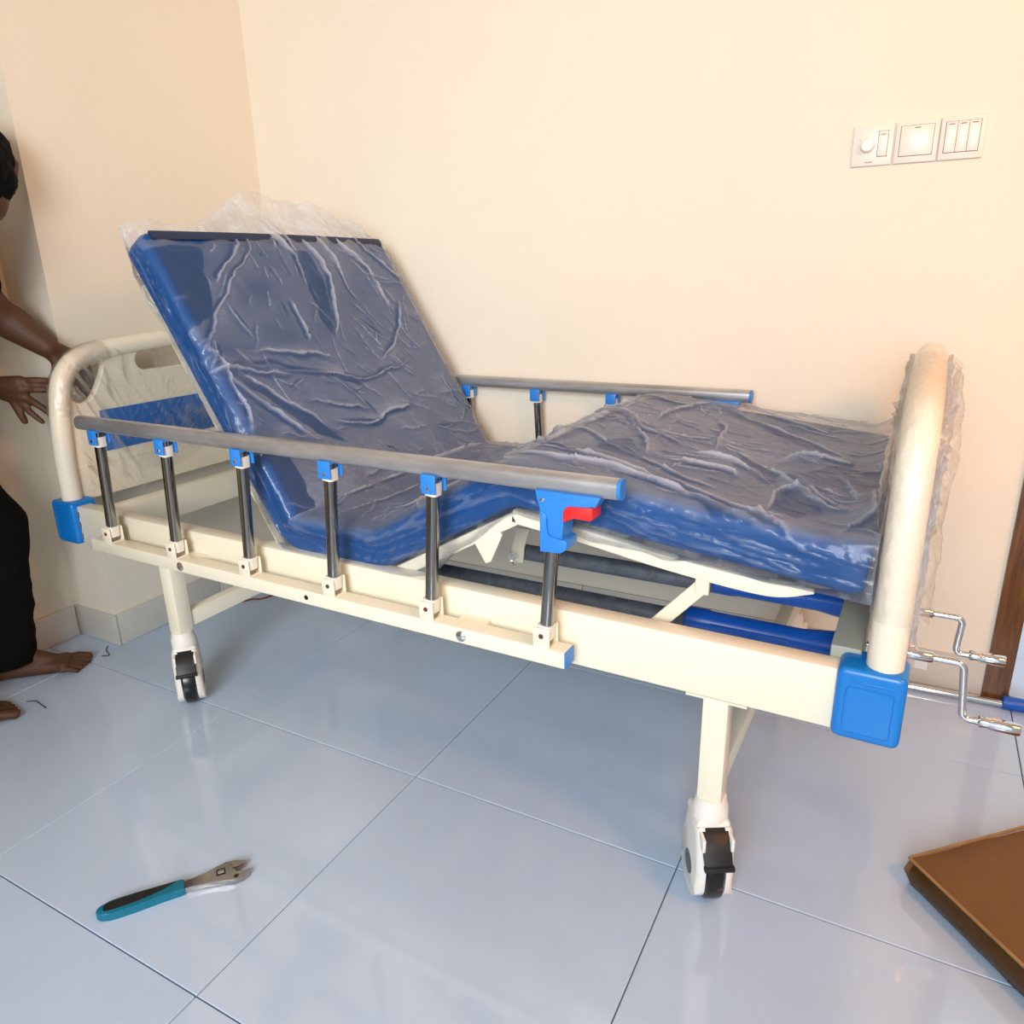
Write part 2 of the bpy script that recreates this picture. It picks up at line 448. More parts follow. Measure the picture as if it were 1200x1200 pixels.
# --- corner caps
def corner_cap(x, y):
    sy = -1 if y < W / 2 else 1
    b2 = bmesh.new()
    prism(b2, [(x + a, 0.460 + b) for a, b in rrect(0.094, 0.118, 0.012, 3)], y - 0.033, y + 0.033)
    outer = [e for e in b2.edges if all(abs(v.co.y - (y + sy * 0.033)) < 1e-5 for v in e.verts)]
    bmesh.ops.bevel(b2, geom=outer, offset=0.010, segments=3, profile=0.6, affect='EDGES')
    o = new_obj('corner_cap', b2, 'blue_cap', bed, smooth=40)
    b3 = bmesh.new()
    sweep(b3, [Vector((x + a, y + sy * 0.0332, 0.452 + b)) for a, b in rrect(0.064, 0.076, 0.006, 3)] + [Vector((x + 0.032, y + sy * 0.0332, 0.452 + 0.032))], circ(0.0009, 6), up=(0, 1, 0))
    new_obj('moulded_line', b3, 'blue_cap', o, smooth=60)
    b4 = bmesh.new(); bx(b4, x - 0.028, x + 0.034, y + sy * 0.033 - 0.0012, y + sy * 0.033 + 0.0012, 0.4985, 0.5015, bev=0.001)
    new_obj('moulded_line', b4, 'blue_cap', o, smooth=60)
for x in (-0.503, 1.481):
    for y in (0.0, W): corner_cap(x, y)
# hook plates between head panel and beam
for y in (0.0, W):
    bm = bmesh.new()
    for z in (0.425, 0.455, 0.485): bx(bm, -0.462, -0.446, y - 0.022, y + 0.016, z - 0.010, z + 0.010, bev=0.004)
    new_obj('hook_plate', bm, 'chrome', bed, smooth=40)

# --- head and foot panels
half = [(0.0, 0.500), (0.004, 0.65), (0.022, 0.79), (0.052, 0.858), (0.115, 0.893), (0.25, 0.908), (0.41, 0.914)]
full = half + [(W - a, b) for a, b in half[-2::-1]]
fpath2 = [(p.x, p.y) for p in catmull([(a, b, 0) for a, b in full], 8)]
def end_panel(name, x, lean):
    r = empty(name, (0, 0, 0), 0, bed)
    X = lambda z: x + lean * (z - 0.5)
    bm = bmesh.new(); sweep(bm, [(X(z), y, z) for y, z in fpath2], circ(0.0255, 18))
    new_obj('tube_frame', bm, 'panel', r, smooth=45)
    out = [(a, b) for a, b in fpath2]
    out = [(a, max(b, 0.508)) for a, b in out]
    hole = [(p.x, p.y) for p in catmull([(0.152, 0.868, 0), (0.095, 0.866, 0), (0.042, 0.825, 0), (0.046, 0.785, 0), (0.075, 0.768, 0), (0.112, 0.790, 0)], 6, True)]
    hole2 = [(W - a, b) for a, b in hole][::-1]
    slot = []
    for cx, s in ((0.41 - 0.13, 1), (0.41 + 0.13, -1)):
        for k in range(11):
            a = pi / 2 + pi * k / 10 if s == 1 else -pi / 2 + pi * k / 10
            slot.append((cx + 0.030 * cos(a), 0.862 + 0.028 * sin(a)))
    o = filled_outline('panel_insert', [out, hole, hole2, slot], 0.022, 'panel_insert', r, 'X', x)
    sgn = 1 if x < 0.5 else -1
    o.matrix_parent_inverse = Matrix.Identity(4)
    for f in (-1, 1):
        b2 = bmesh.new(); bx(b2, x + f * 0.0118 - 0.0012, x + f * 0.0118 + 0.0012, 0.115, W - 0.115, 0.628, 0.742, bev=0.0008)
        new_obj('stripe', b2, 'blue_stripe', r, smooth=30)
        b2 = bmesh.new(); bx(b2, x + f * 0.011 - 0.002, x + f * 0.011 + 0.002, 0.03, W - 0.03, 0.598, 0.6005, bev=0.001)
        new_obj('moulded_ridge', b2, 'panel_insert', r, smooth=30)
    return r
head = end_panel('head_panel', -0.50, 0.0)
foot = end_panel('foot_panel', 1.495, 0.0)

def wrap_sleeve(name, x, i0, i1, parent, ax, ay, seed, hz, flap=0.0, nv=64):
    """loose stretch film wound round the panel tube from point i0 to i1 of its path"""
    P = [Vector((x, a, b)) for a, b in fpath2[i0:i1]]
    P = [Vector(p) for p in catmull(P, 4)]
    verts, hzs = [], []
    n = Vector((1, 0, 0))
    for i, p in enumerate(P):
        T = (P[min(i + 1, len(P) - 1)] - P[max(i - 1, 0)]).normalized()
        s = T.cross(n)
        for j in range(nv):
            a = 2 * pi * j / nv
            w1 = nz(p.z * 9 + seed, a * 1.5, p.y * 9); w2 = ridge(p.z * 26 + seed, cos(a) * 2.0, p.y * 26 + sin(a) * 2, 2)
            w3 = ridge(p.z * 60, cos(a) * 3 + seed, p.y * 60 + sin(a) * 3, 2)
            e = 1.0 + 0.05 * w1 + 0.07 * w2 + 0.03 * w3
            fx = ax * e * (1 + flap * max(0, cos(a)) ** 2 * (0.6 + 0.8 * nz(p.z * 7 + 3, p.y * 7, seed)))
            verts.append(p + n * cos(a) * fx + s * sin(a) * ay * e)
            hzs.append(max(0.02, min(0.8, hz + 0.14 * w2 ** 4 + 0.16 * w3 ** 4 + 0.03 * w1)))
    return grid_sheet(name, verts, len(P), nv, hzs, 'wrap', parent, wrap_v=True)
wrap_sleeve('stretch_wrap', 1.497, 5, 46, foot, 0.0305, 0.029, 3.1, 0.05, 0.6)
# flat stretch film hanging down the outer and inner faces of the foot panel
def film_face(name, x, y0, y1, z0, z1, parent, seed, hz, nu=60, nv=60, amp=0.010, m='wrap', zt=None):
    verts, hzs = [], []
    for i in range(nu):
        u = i / (nu - 1)
        for j in range(nv):
            v = j / (nv - 1)
            y = y0 + (y1 - y0) * u
            top = zt(y) if zt else z1
            zz0 = z0 + 0.05 * nz(u * 3, seed, 0.3)
            z = zz0 + (top - zz0) * v
            w1 = nz(y * 6, z * 4, seed); w2 = ridge(y * 16 + z * 7, z * 4 - y * 2, seed, 2.2); w3 = ridge(y * 40 + z * 22, z * 10, seed + 5, 2.5)
            d = amp * (0.6 + 0.5 * w1 + 0.9 * w2 + 0.35 * w3)
            verts.append((x + d if amp > 0 else x + d, y + 0.006 * w1, z))
            hzs.append(max(0.02, min(0.75, hz + 0.20 * w2 ** 5 + 0.14 * w3 ** 5 + 0.03 * w1)))
    return grid_sheet(name, verts, nu, nv, hzs, m, parent)
def ztop(y):
    y = min(y, W - y)
    best = 0.9
    for a, b in fpath2:
        if abs(a - y) < 0.02: best = b
    return best
film_face('stretch_wrap', 1.516, 0.03, W - 0.03, 0.50, 0.9, foot, 8.0, 0.06, amp=0.012, zt=ztop)
film_face('stretch_wrap', 1.477, 0.02, W - 0.02, 0.60, 0.9, foot, 9.0, 0.05, amp=-0.012, zt=ztop)
# head panel: film over the near corner
wrap_sleeve('stretch_wrap', -0.50, 13, 36, head, 0.0290, 0.028, 5.7, 0.03, 0.1)
film_face('stretch_wrap', -0.486, 0.045, 0.205, 0.52, 0.9, head, 12.0, 0.04, amp=0.007, nu=50, nv=90, zt=ztop)
film_face('stretch_wrap', -0.514, 0.03, 0.22, 0.55, 0.9, head, 14.0, 0.02, amp=-0.010, nu=40, nv=60, zt=ztop)
film_face('stretch_wrap', -0.4865, 0.20, W - 0.05, 0.56, 0.9, head, 17.0, 0.02, amp=0.002, nu=60, nv=50, zt=ztop)

# --- side rails
POST = [-0.244 + 0.2426 * k for k in range(6)]
def side_rail(y0, sy, tilt, rail_x):
    r = empty('side_rail', (0, 0, 0), 0, bed)
    Y = lambda d: y0 + sy * d                # d > 0 is outward
    def YB(a, b): return (min(Y(a), Y(b)), max(Y(a), Y(b)))
    bm = bmesh.new()
    sweep(bm, [(rail_x[0], Y(0.063), 0.757), (rail_x[1], Y(0.063), 0.757)], rrect(0.030, 0.034, 0.013, 5), up=(0, 0, 1))
    tr = new_obj('top_rail', bm, 'alu', r, smooth=45)
    for xa, xb, m in ((rail_x[1], rail_x[1] + 0.006, 'blue_bracket'), (rail_x[0] - 0.004, rail_x[0], 'steel_dark')):
        bm = bmesh.new(); sweep(bm, [(xa, Y(0.063), 0.757), (xb, Y(0.063), 0.757)], rrect(0.029, 0.033, 0.0125, 5)); new_obj('end_cap', bm, m, tr, smooth=45)
    bm = bmesh.new(); bx(bm, -0.309, 1.013, *YB(0.044, 0.080), 0.428, 0.459, bev=0.002)
    bar = new_obj('base_bar', bm, 'cream', r, smooth=40)
    for xa, xb, cm in ((1.013, 1.016, 'blue_bracket'), (-0.312, -0.309, 'cream')):
        box_obj('end_cap', (xa, xb, *YB(0.045, 0.079), 0.429, 0.458), cm, bar)
    for k, xb in enumerate((0.027, 0.804)):
        lathe_obj('bolt', [(Y(0.0795), 0.011), (Y(0.0825), 0.0105), (Y(0.0855), 0.006), (Y(0.086), 0.002)], 'chrome', bar, 'Y', 18, (xb, 0, 0.4435))
        box_obj('spacer', (xb - 0.03, xb + 0.03, *YB(0.020, 0.045), 0.430, 0.457), 'cream', bar)
    lathe_obj('bolt_hole_shadow', [(Y(0.0796), 0.0055), (Y(0.0803), 0.0055)], 'black_matte', bar, 'Y', 16, (0.42, 0, 0.4435))  # black disc on the solid bar, painted shade of a hole
    for k, x in enumerate(POST):
        xt = x + tilt
        p = empty('post', (0, 0, 0), 0, r)
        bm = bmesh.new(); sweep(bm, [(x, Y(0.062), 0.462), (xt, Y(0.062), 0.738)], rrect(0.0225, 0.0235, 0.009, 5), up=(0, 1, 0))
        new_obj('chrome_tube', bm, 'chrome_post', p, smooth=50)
        # cream U bracket at the foot
        bm = bmesh.new()
        for d in (0.0785, 0.0455): bx(bm, x - 0.016, x + 0.016, *YB(d - 0.0015, d + 0.0015), 0.456, 0.496, bev=0.001)
        bx(bm, x - 0.016, x + 0.016, *YB(0.0455, 0.0785), 0.4585, 0.4605)
        new_obj('foot_bracket', bm, 'cream', p, smooth=40)
        bm = bmesh.new(); sweep(bm, [(x, Y(0.062), 0.472), (x + tilt * 0.12, Y(0.062), 0.499)], rrect(0.0265, 0.0275, 0.007, 4), up=(0, 1, 0))
        new_obj('white_sleeve', bm, 'plastic_white', p, smooth=45)
        lathe_obj('rivet', [(Y(0.0798), 0.0048), (Y(0.0815), 0.0042), (Y(0.0822), 0.0015)], 'rivet', p, 'Y', 12, (x, 0, 0.481))
        if k < 5:
            bm = bmesh.new()
            for d in (0.0790, 0.0450): bx(bm, xt - 0.0155, xt + 0.0155, *YB(d - 0.002, d + 0.002), 0.709, 0.745, bev=0.0018)
            bx(bm, xt - 0.0155, xt + 0.0155, *YB(0.0450, 0.0790), 0.7385, 0.744)
            new_obj('head_bracket', bm, 'blue_bracket', p, smooth=40)
            bm = bmesh.new(); sweep(bm, [(xt - tilt * 0.1, Y(0.062), 0.704), (xt, Y(0.062), 0.728)], rrect(0.0255, 0.0265, 0.007, 4), up=(0, 1, 0))
            new_obj('white_sleeve', bm, 'plastic_white', p, smooth=45)
            lathe_obj('rivet', [(Y(0.0805), 0.0042), (Y(0.082), 0.0036), (Y(0.0826), 0.0012)], 'chrome', p, 'Y', 12, (xt, 0, 0.719))
    # the folding lock on the last post
    lk = empty('rail_lock', (0, 0, 0), 0, r)
    body = [(0.961, 0.744), (1.076, 0.744), (1.066, 0.726), (1.020, 0.722), (1.013, 0.716), (1.012, 0.668), (1.002, 0.656), (0.972, 0.656), (0.972, 0.714), (0.966, 0.722)]
    a, b = YB(0.044, 0.081)
    prism_obj('lock_housing', body, a, b, 'blue_bracket', lk, bev=0.002)
    shoe = [(0.971, 0.711), (0.979, 0.708), (0.984, 0.700), (0.984, 0.672), (0.990, 0.667), (1.014, 0.667), (1.019, 0.664), (1.019, 0.650), (1.008, 0.642), (0.971, 0.640)]
    a, b = YB(0.042, 0.0845)
    prism_obj('lock_shoe', shoe, a, b, 'blue_bracket', lk, bev=0.0015)
    lever = [(1.012, 0.697), (1.013, 0.716), (1.020, 0.7235), (1.063, 0.7265), (1.064, 0.708), (1.058, 0.703), (1.050, 0.7075), (1.040, 0.7075), (1.033, 0.704), (1.026, 0.706), (1.021, 0.699)]
    a, b = YB(0.047, 0.0845)
    prism_obj('release_lever', lever, a, b, 'red', lk, bev=0.002)
    lathe_obj('rivet', [(Y(0.081), 0.0042), (Y(0.0826), 0.0034), (Y(0.083), 0.001)], 'chrome', lk, 'Y', 12, (0.9745, 0, 0.729))
    return r
side_rail(0.0, -1, 0.022, (-0.282, 1.100))
side_rail(W, 1, -0.012, (-0.300, 1.095))

# --- the moving mattress platform
def platform(name, a, b, ya=0.03, yb=W - 0.03, th=0.026, slats=3):
    r = empty(name, (0, 0, 0), 0, bed)
    a = Vector((a[0], 0, a[1])); b = Vector((b[0], 0, b[1]))
    for y in (ya, yb):
        bm = bmesh.new(); off = Vector((0, y, 0))
        sweep(bm, [a + off, b + off], rrect(0.022, th, 0.004, 2), up=(0, 0, 1)); new_obj('side_bar', bm, 'cream', r, smooth=40)
    for k in range(slats):
        t = (k + 0.5) / slats; p = a.lerp(b, t)
        bm = bmesh.new(); sweep(bm, [p + Vector((0, ya, 0)), p + Vector((0, yb, 0))], rrect(0.03, 0.018, 0.003, 2)); new_obj('slat', bm, 'cream', r, smooth=40)
    return r
platform('back_frame', (-0.075, 1.070), (0.262, 0.494), slats=4)
platform('seat_frame', (0.285, 0.479), (0.560, 0.479), slats=2)
platform('thigh_frame', (0.570, 0.484), (0.866, 0.650), slats=2)
fr_ = empty('leg_frame', (0, 0, 0), 0, bed)
for y in (0.03, W - 0.03):
    pts = catmull([(0.862, y, 0.654), (1.0, y, 0.637), (1.15, y, 0.614), (1.30, y, 0.599), (1.385, y, 0.604)], 6)
    bm = bmesh.new(); sweep(bm, pts, rrect(0.022, 0.027, 0.004, 2), scale=[1.0] * (len(pts) - 5) + [0.95, 0.85, 0.7, 0.5, 0.3])
    new_obj('side_bar', bm, 'cream', fr_, smooth=40)
    # strut down to the beam
    bm = bmesh.new(); sweep(bm, [(1.213, y + 0.014, 0.577), (1.128, y + 0.014, 0.480)], rrect(0.006, 0.026, 0.002, 2), up=(0, 0, 1)); new_obj('strut', bm, 'cream', fr_, smooth=40)
    box_obj('strut_lug', (1.200, 1.224, y + 0.002, y + 0.012, 0.562, 0.606), 'cream', fr_, bev=0.003)
    prism_obj('hinge_plate', [(0.770, 0.600), (0.800, 0.551), (0.812, 0.556), (0.838, 0.612), (0.83, 0.63)], y - 0.010, y - 0.004, 'cream', fr_, bev=0.001)
for x in (0.95, 1.08, 1.21, 1.34):
    bm = bmesh.new(); sweep(bm, [(x, 0.04, 0.634 - (x - 0.9) * 0.075), (x, W - 0.04, 0.634 - (x - 0.9) * 0.075)], rrect(0.03, 0.014, 0.003, 2)); new_obj('slat', bm, 'cream', fr_, smooth=40)

# --- screw tubes and cranks
for yy, zz, x0, off in ((0.175, 0.447, 0.44, 0.0), (0.385, 0.441, 0.69, 0.0)):
    s = empty('lift_screw', (0, 0, 0), 0, bed)
    tube('screw_tube', [(x0, yy, zz - 0.012), (1.20, yy, zz - 0.008)], 0.0195, 'steel_dark', s, 18)
    prof = [(1.150, 0.020), (1.154, 0.0245), (1.19, 0.025), (1.20, 0.0225), (1.36, 0.0225), (1.385, 0.026), (1.418, 0.030)]
    lathe_obj('blue_sleeve', prof, 'blue_sleeve', s, 'X', 26, (0, yy, zz - 0.003))
    box_obj('sleeve_rib', (1.20, 1.34, yy - 0.0245, yy - 0.020, zz - 0.001, zz + 0.006), 'blue_sleeve', s, bev=0.002)
    prism_obj('clevis', [(x0 - 0.03, zz - 0.03), (x0 + 0.01, zz - 0.03), (x0 + 0.012, zz + 0.012), (x0 + 0.03, zz + 0.06), (x0 - 0.005, zz + 0.06)], yy - 0.03, yy - 0.024, 'cream', s, bev=0.001)
    tube('pin', [(x0 - 0.008, yy - 0.052, zz - 0.012), (x0 - 0.008, yy + 0.03, zz - 0.012)], 0.006, 'chrome', s, 10)
    tube('split_pin', catmull([(x0 - 0.012, yy - 0.046, zz + 0.004), (x0 - 0.018, yy - 0.046, zz - 0.006), (x0 - 0.012, yy - 0.046, zz - 0.022), (x0 - 0.004, yy - 0.05, zz - 0.028)], 4), 0.0018, 'chrome', s, 6)
def crank(y, z, x0, dx, arm, lean):
    c = empty('crank', (0, 0, 0), 0, bed)
    pth = fillet([(1.440, y, z), (x0, y, z), (x0 + lean, y, z - arm), (x0 + lean + 0.068, y, z - arm + 0.002)], 0.013, 6)
    tube('crank_rod', pth, 0.0062, 'chrome', c, 14)
    lathe_obj('socket', [(1.520, 0.0075), (1.522, 0.0098), (1.560, 0.0098), (1.563, 0.0075)], 'chrome', c, 'X', 20, (0, y, z))
    xh = x0 + lean + 0.022
    lathe_obj('handle', [(xh, 0.007), (xh + 0.003, 0.0100), (xh + 0.016, 0.0085), (xh + 0.020, 0.0105), (xh + 0.056, 0.0106), (xh + 0.059, 0.009)], 'chrome', c, 'X', 20, (0, y, z - arm + 0.001))
crank(0.175, 0.462, 1.607, 0, 0.098, 0.010)
crank(0.385, 0.451, 1.611, 0, 0.072, -0.004)

# ================================================================== THE MATTRESS
mt = empty('mattress', (0, -0.004, 0), BR)
tag(mt, 'blue vinyl mattress in clear plastic, folded up at the head and knee', 'mattress')
TH = 0.078
base = [(-0.100, 0, 1.140), (0.285, 0, 0.500), (0.560, 0, 0.500), (0.872, 0, 0.678), (1.452, 0, 0.615)]
raw = fillet(base, [0.105, 0.14, 0.06], 10)
dens = []
for a, b in zip(raw[:-1], raw[1:]):
    n = max(1, int((b - a).length / 0.012))
    for k in range(n): dens.append(a.lerp(b, k / n))
dens.append(raw[-1])
PTS = dens; NS = len(PTS)
TAN = [(PTS[min(i + 1, NS - 1)] - PTS[max(i - 1, 0)]).normalized() for i in range(NS)]
NOR = [Vector((-t.z, 0, t.x)) for t in TAN]
LEN = [0.0]
for a, b in zip(PTS[:-1], PTS[1:]): LEN.append(LEN[-1] + (b - a).length)
LT = LEN[-1]
Y0, Y1 = 0.000, 0.828
def sect(w0, w1, h0, h1, r, n):
    """rounded rectangle (y, h) with evenly spread points; also outward normals"""
    pts = []
    edges = [((w0 + r, h0), (w1 - r, h0), (0, -1)), ((w1, h0 + r), (w1, h1 - r), (1, 0)), ((w1 - r, h1), (w0 + r, h1), (0, 1)), ((w0, h1 - r), (w0, h0 + r), (-1, 0))]
    ns = [n, max(3, n // 8), n, max(3, n // 8)]
    cs = [((w1 - r, h0 + r), -90), ((w1 - r, h1 - r), 0), ((w0 + r, h1 - r), 90), ((w0 + r, h0 + r), 180)]
    for (a, b, nn), k, (c, a0) in zip(edges, ns, cs):
        for i in range(k): t = i / k; pts.append(((a[0] + (b[0] - a[0]) * t, a[1] + (b[1] - a[1]) * t), nn))
        for i in range(4):
            an = radians(a0 + 90 * i / 4); pts.append(((c[0] + r * cos(an), c[1] + r * sin(an)), (cos(an), sin(an))))
    return pts
sec = sect(Y0, Y1, 0, TH, 0.018, 24)
verts, faces = [], []
m_ = len(sec)
rings = []
for i in range(NS):
    e = min(LEN[i], LT - LEN[i]); k = 1.0 - 0.10 * max(0, 1 - e / 0.012) ** 2
    for (y, h), nn in sec:
        yy = (y - (Y0 + Y1) / 2) * (1 - (1 - k) * 0.2) + (Y0 + Y1) / 2
        hh = (h - TH / 2) * k + TH / 2
        crown = 0.006 * sin(pi * (y - Y0) / (Y1 - Y0)) if h > TH * 0.9 else 0
        verts.append(PTS[i] + NOR[i] * (hh + crown) + Vector((0, yy, 0)))
for i in range(NS - 1):
    for j in range(m_):
        faces.append((i * m_ + j, i * m_ + (j + 1) % m_, (i + 1) * m_ + (j + 1) % m_, (i + 1) * m_ + j))
faces.append(tuple(range(m_))[::-1]); faces.append(tuple((NS - 1) * m_ + j for j in range(m_)))
me = bpy.data.meshes.new('mattress_body'); me.from_pydata(verts, [], faces); me.update()
me.polygons.foreach_set('use_smooth', [True] * (len(faces) - 2) + [False, False])
me.materials.append(M['mattress'])
mb = bpy.data.objects.new('mattress_body', me); C.objects.link(mb); mb.parent = mt
# dark border band across the top end
p0 = PTS[0] + NOR[0] * (TH + 0.003)
bm = bmesh.new()
dn = TAN[0]
for (s0, s1) in ((0.000, 0.022),):
    A = [p0 + dn * s0 + Vector((0, Y0 + 0.02, 0)), p0 + dn * s0 + Vector((0, Y1 - 0.02, 0))]
    sweep(bm, [A[0].lerp(A[1], t / 12) + NOR[0] * 0.005 * sin(pi * t / 12) + dn * 0.010 for t in range(13)], rrect(0.022, 0.008, 0.003, 2), up=NOR[0])
new_obj('border_band', bm, 'mattress_edge', mt, smooth=50)

# --- the polythene bag: creases and contact patches as (arc length, y) on the mattress top
import numpy as np
FOLD_BACK = [
    [(0.005, 0.315), (0.124, 0.175), (0.23, 0.057), (0.301, -0.013)],
    [(0.004, 0.347), (0.045, 0.396), (0.094, 0.398), (0.157, 0.383)],
    [(0.0, 0.455), (0.066, 0.48), (0.146, 0.481), (0.231, 0.44), (0.322, 0.382)],
    [(0.0, 0.501), (0.065, 0.546), (0.163, 0.546), (0.209, 0.559)],
    [(0.0, 0.579), (0.057, 0.642), (0.152, 0.681), (0.246, 0.671)],
    [(0.002, 0.671), (0.073, 0.728), (0.156, 0.83)],
    [(0.346, -0.06), (0.342, 0.037), (0.366, 0.12), (0.382, 0.209)],
    [(0.346, -0.06), (0.388, -0.048), (0.432, -0.03), (0.478, -0.005)],
    [(0.314, 0.047), (0.345, 0.104), (0.37, 0.193), (0.398, 0.343), (0.432, 0.432), (0.419, 0.545), (0.38, 0.665)],
    [(0.345, 0.015), (0.418, 0.059), (0.477, 0.109), (0.544, 0.157)],
    [(0.344, 0.049), (0.408, 0.108), (0.476, 0.171), (0.554, 0.233)],
    [(0.316, 0.122), (0.33, 0.235), (0.364, 0.348)],
    [(0.45, 0.204), (0.484, 0.283), (0.508, 0.395)],
    [(0.508, 0.232), (0.536, 0.337), (0.53, 0.492), (0.526, 0.55)],
    [(0.211, 0.75), (0.307, 0.642), (0.386, 0.527)],
    [(0.195, 0.307), (0.256, 0.3), (0.309, 0.29)],
    [(0.227, 0.014), (0.276, -0.02), (0.317, -0.025)],
    [(0.0, 0.394), (0.038, 0.409), (0.073, 0.403)],
    [(0.272, -0.006), (0.323, 0.022), (0.371, 0.027), (0.43, 0.024), (0.493, 0.012)],
    [(0.007, 0.268), (0.092, 0.166), (0.148, 0.112)],
]
FOLD_KNEE = [
    [(1.18, 0.62), (1.36, 0.30), (1.565, 0.154)], [(1.24, 0.76), (1.42, 0.42), (1.60, 0.28)], [(1.10, 0.36), (1.34, 0.14), (1.51, 0.111), (1.651, 0.043)],
    [(1.387, 0.498), (1.485, 0.315), (1.555, 0.181)], [(1.30, 0.66), (1.478, 0.31)], [(1.47, 0.466), (1.475, 0.606), (1.521, 0.803)],
    [(1.32, 0.06), (1.511, 0.075), (1.651, 0.043), (1.729, 0.002)], [(1.30, 0.80), (1.409, 0.72), (1.546, 0.70)], [(1.456, 0.249), (1.607, 0.124), (1.707, 0.086)],
    [(1.12, 0.52), (1.32, 0.20), (1.48, 0.086)], [(1.36, 0.05), (1.37, 0.40), (1.36, 0.80)], [(0.95, 0.10), (1.08, 0.30), (1.20, 0.38)], [(0.90, 0.30), (1.02, 0.48), (1.10, 0.70)],
    [(0.78, 0.05), (0.80, 0.30), (0.77, 0.62), (0.80, 0.80)], [(0.86, 0.02), (0.90, 0.25), (0.86, 0.55)],
]
FOLD_LEG = [
    [(1.395, 0.942), (1.592, 0.71), (1.769, 0.533), (1.885, 0.43)],
    [(1.438, 0.984), (1.63, 0.774), (1.834, 0.633)],
    [(1.585, 0.106), (1.716, 0.04), (1.822, 0.004), (1.894, -0.015)],
    [(1.605, 0.257), (1.664, 0.269), (1.737, 0.227), (1.778, 0.169)],
    [(1.798, 0.03), (1.787, 0.121), (1.815, 0.198), (1.876, 0.101)],
    [(1.751, 0.305), (1.796, 0.413), (1.86, 0.409), (1.89, 0.416)],
    [(1.853, 0.336), (1.888, 0.226), (1.922, 0.148)],
    [(1.648, 0.349), (1.721, 0.28), (1.787, 0.235), (1.827, 0.165)],
    [(1.776, 0.258), (1.856, 0.202), (1.908, 0.188)],
    [(1.912, 0.007), (1.933, 0.087), (1.946, 0.166)],
    [(1.827, 0.165), (1.86, 0.125), (1.901, 0.108)],
    [(1.494, 0.367), (1.565, 0.362), (1.619, 0.407)],
    [(1.575, 0.196), (1.672, 0.207), (1.723, 0.185)],
    [(1.574, 0.582), (1.622, 0.431), (1.638, 0.321)],
    [(1.646, 0.038), (1.759, 0.001), (1.836, -0.007)],
    [(1.789, 0.268), (1.819, 0.216), (1.863, 0.153), (1.898, 0.13)],
    [(1.928, 0.412), (1.938, 0.265), (1.936, 0.089)],
    [(1.896, 0.353), (1.919, 0.339), (1.934, 0.321)],
]
CLEAR = [
    [(0.046, 0.395), (0.05, 0.454), (0.16, 0.462), (0.312, 0.384), (0.261, 0.365), (0.157, 0.383)],
    [(0.033, -0.028), (0.03, 0.134), (0.219, 0.07), (0.248, -0.011)],
    [(0.316, 0.046), (0.355, 0.203), (0.431, 0.423), (0.453, 0.406), (0.408, 0.318), (0.376, 0.189), (0.354, 0.099)],
    [(0.363, 0.052), (0.451, 0.14), (0.57, 0.275), (0.536, 0.212), (0.444, 0.1)],
    [(0.511, 0.23), (0.539, 0.372), (0.526, 0.55), (0.539, 0.54), (0.555, 0.38)],
    [(0.341, 0.025), (0.421, 0.124), (0.58, 0.262), (0.537, 0.172), (0.406, 0.07)],
    [(0.439, 0.201), (0.47, 0.308), (0.507, 0.38), (0.47, 0.277)],
    [(0.535, -0.022), (0.555, 0.058), (0.623, 0.072), (0.739, 0.062), (0.709, -0.06)],
    [(1.794, 0.051), (1.785, 0.147), (1.812, 0.195), (1.88, 0.093), (1.848, 0.034)],
    [(1.39, 0.958), (1.586, 0.735), (1.851, 0.42), (1.788, 0.465), (1.609, 0.64)],
    [(1.785, 0.249), (1.834, 0.371), (1.905, 0.411), (1.882, 0.279), (1.846, 0.18)],
    [(1.655, 0.335), (1.724, 0.283), (1.787, 0.235), (1.772, 0.164), (1.698, 0.261)],
    [(1.853, 0.336), (1.929, 0.396), (1.943, 0.164), (1.911, 0.19)],
    [(1.594, 0.083), (1.721, 0.02), (1.896, -0.033), (1.954, -0.063), (1.863, -0.058), (1.732, -0.02)],
    [(1.434, 0.191), (1.464, 0.298), (1.56, 0.167), (1.508, 0.16)],
]

def vnoise(x, y, seed):
    x = np.asarray(x) + seed * 17.31; y = np.asarray(y) + seed * 7.77
    xi = np.floor(x).astype(np.int64); yi = np.floor(y).astype(np.int64); fx = x - xi; fy = y - yi
    def h(i, j):
        n = (i * 374761393 + j * 668265263 + int(seed * 1000) * 974711) & 0x7fffffff
        n = ((n ^ (n >> 13)) * 1274126177) & 0x7fffffff
        return ((n ^ (n >> 16)) & 0xffff) / 32767.5 - 1.0
    u = fx * fx * (3 - 2 * fx); v = fy * fy * (3 - 2 * fy)
    return (h(xi, yi) * (1 - u) + h(xi + 1, yi) * u) * (1 - v) + (h(xi, yi + 1) * (1 - u) + h(xi + 1, yi + 1) * u) * v
def np_step(a, b, x):
    t = np.clip((x - a) / (b - a), 0, 1); return t * t * (3 - 2 * t)
def poly_dist(A, B, pts):
    """distance to a polyline, and how far along it (0..1)"""
    best = np.full(A.shape, 9.0); n = len(pts) - 1
    tt = np.zeros(A.shape)
    for k in range(n):
        (x0, y0), (x1, y1) = pts[k], pts[k + 1]
        dx, dy = x1 - x0, y1 - y0; L2 = dx * dx + dy * dy + 1e-12
        t = np.clip(((A - x0) * dx + (B - y0) * dy) / L2, 0, 1)
        d = np.hypot(A - x0 - t * dx, B - y0 - t * dy)
        m = d < best; best = np.where(m, d, best); tt = np.where(m, (k + t) / n, tt)
    return best, tt
def inside(A, B, poly):
    r = np.zeros(A.shape, bool); n = len(poly)
    for k in range(n):
        (x0, y0), (x1, y1) = poly[k], poly[(k + 1) % n]
        c = ((y0 > B) != (y1 > B)) & (A < (x1 - x0) * (B - y0) / (y1 - y0 + 1e-12) + x0)
        r ^= c
    return r
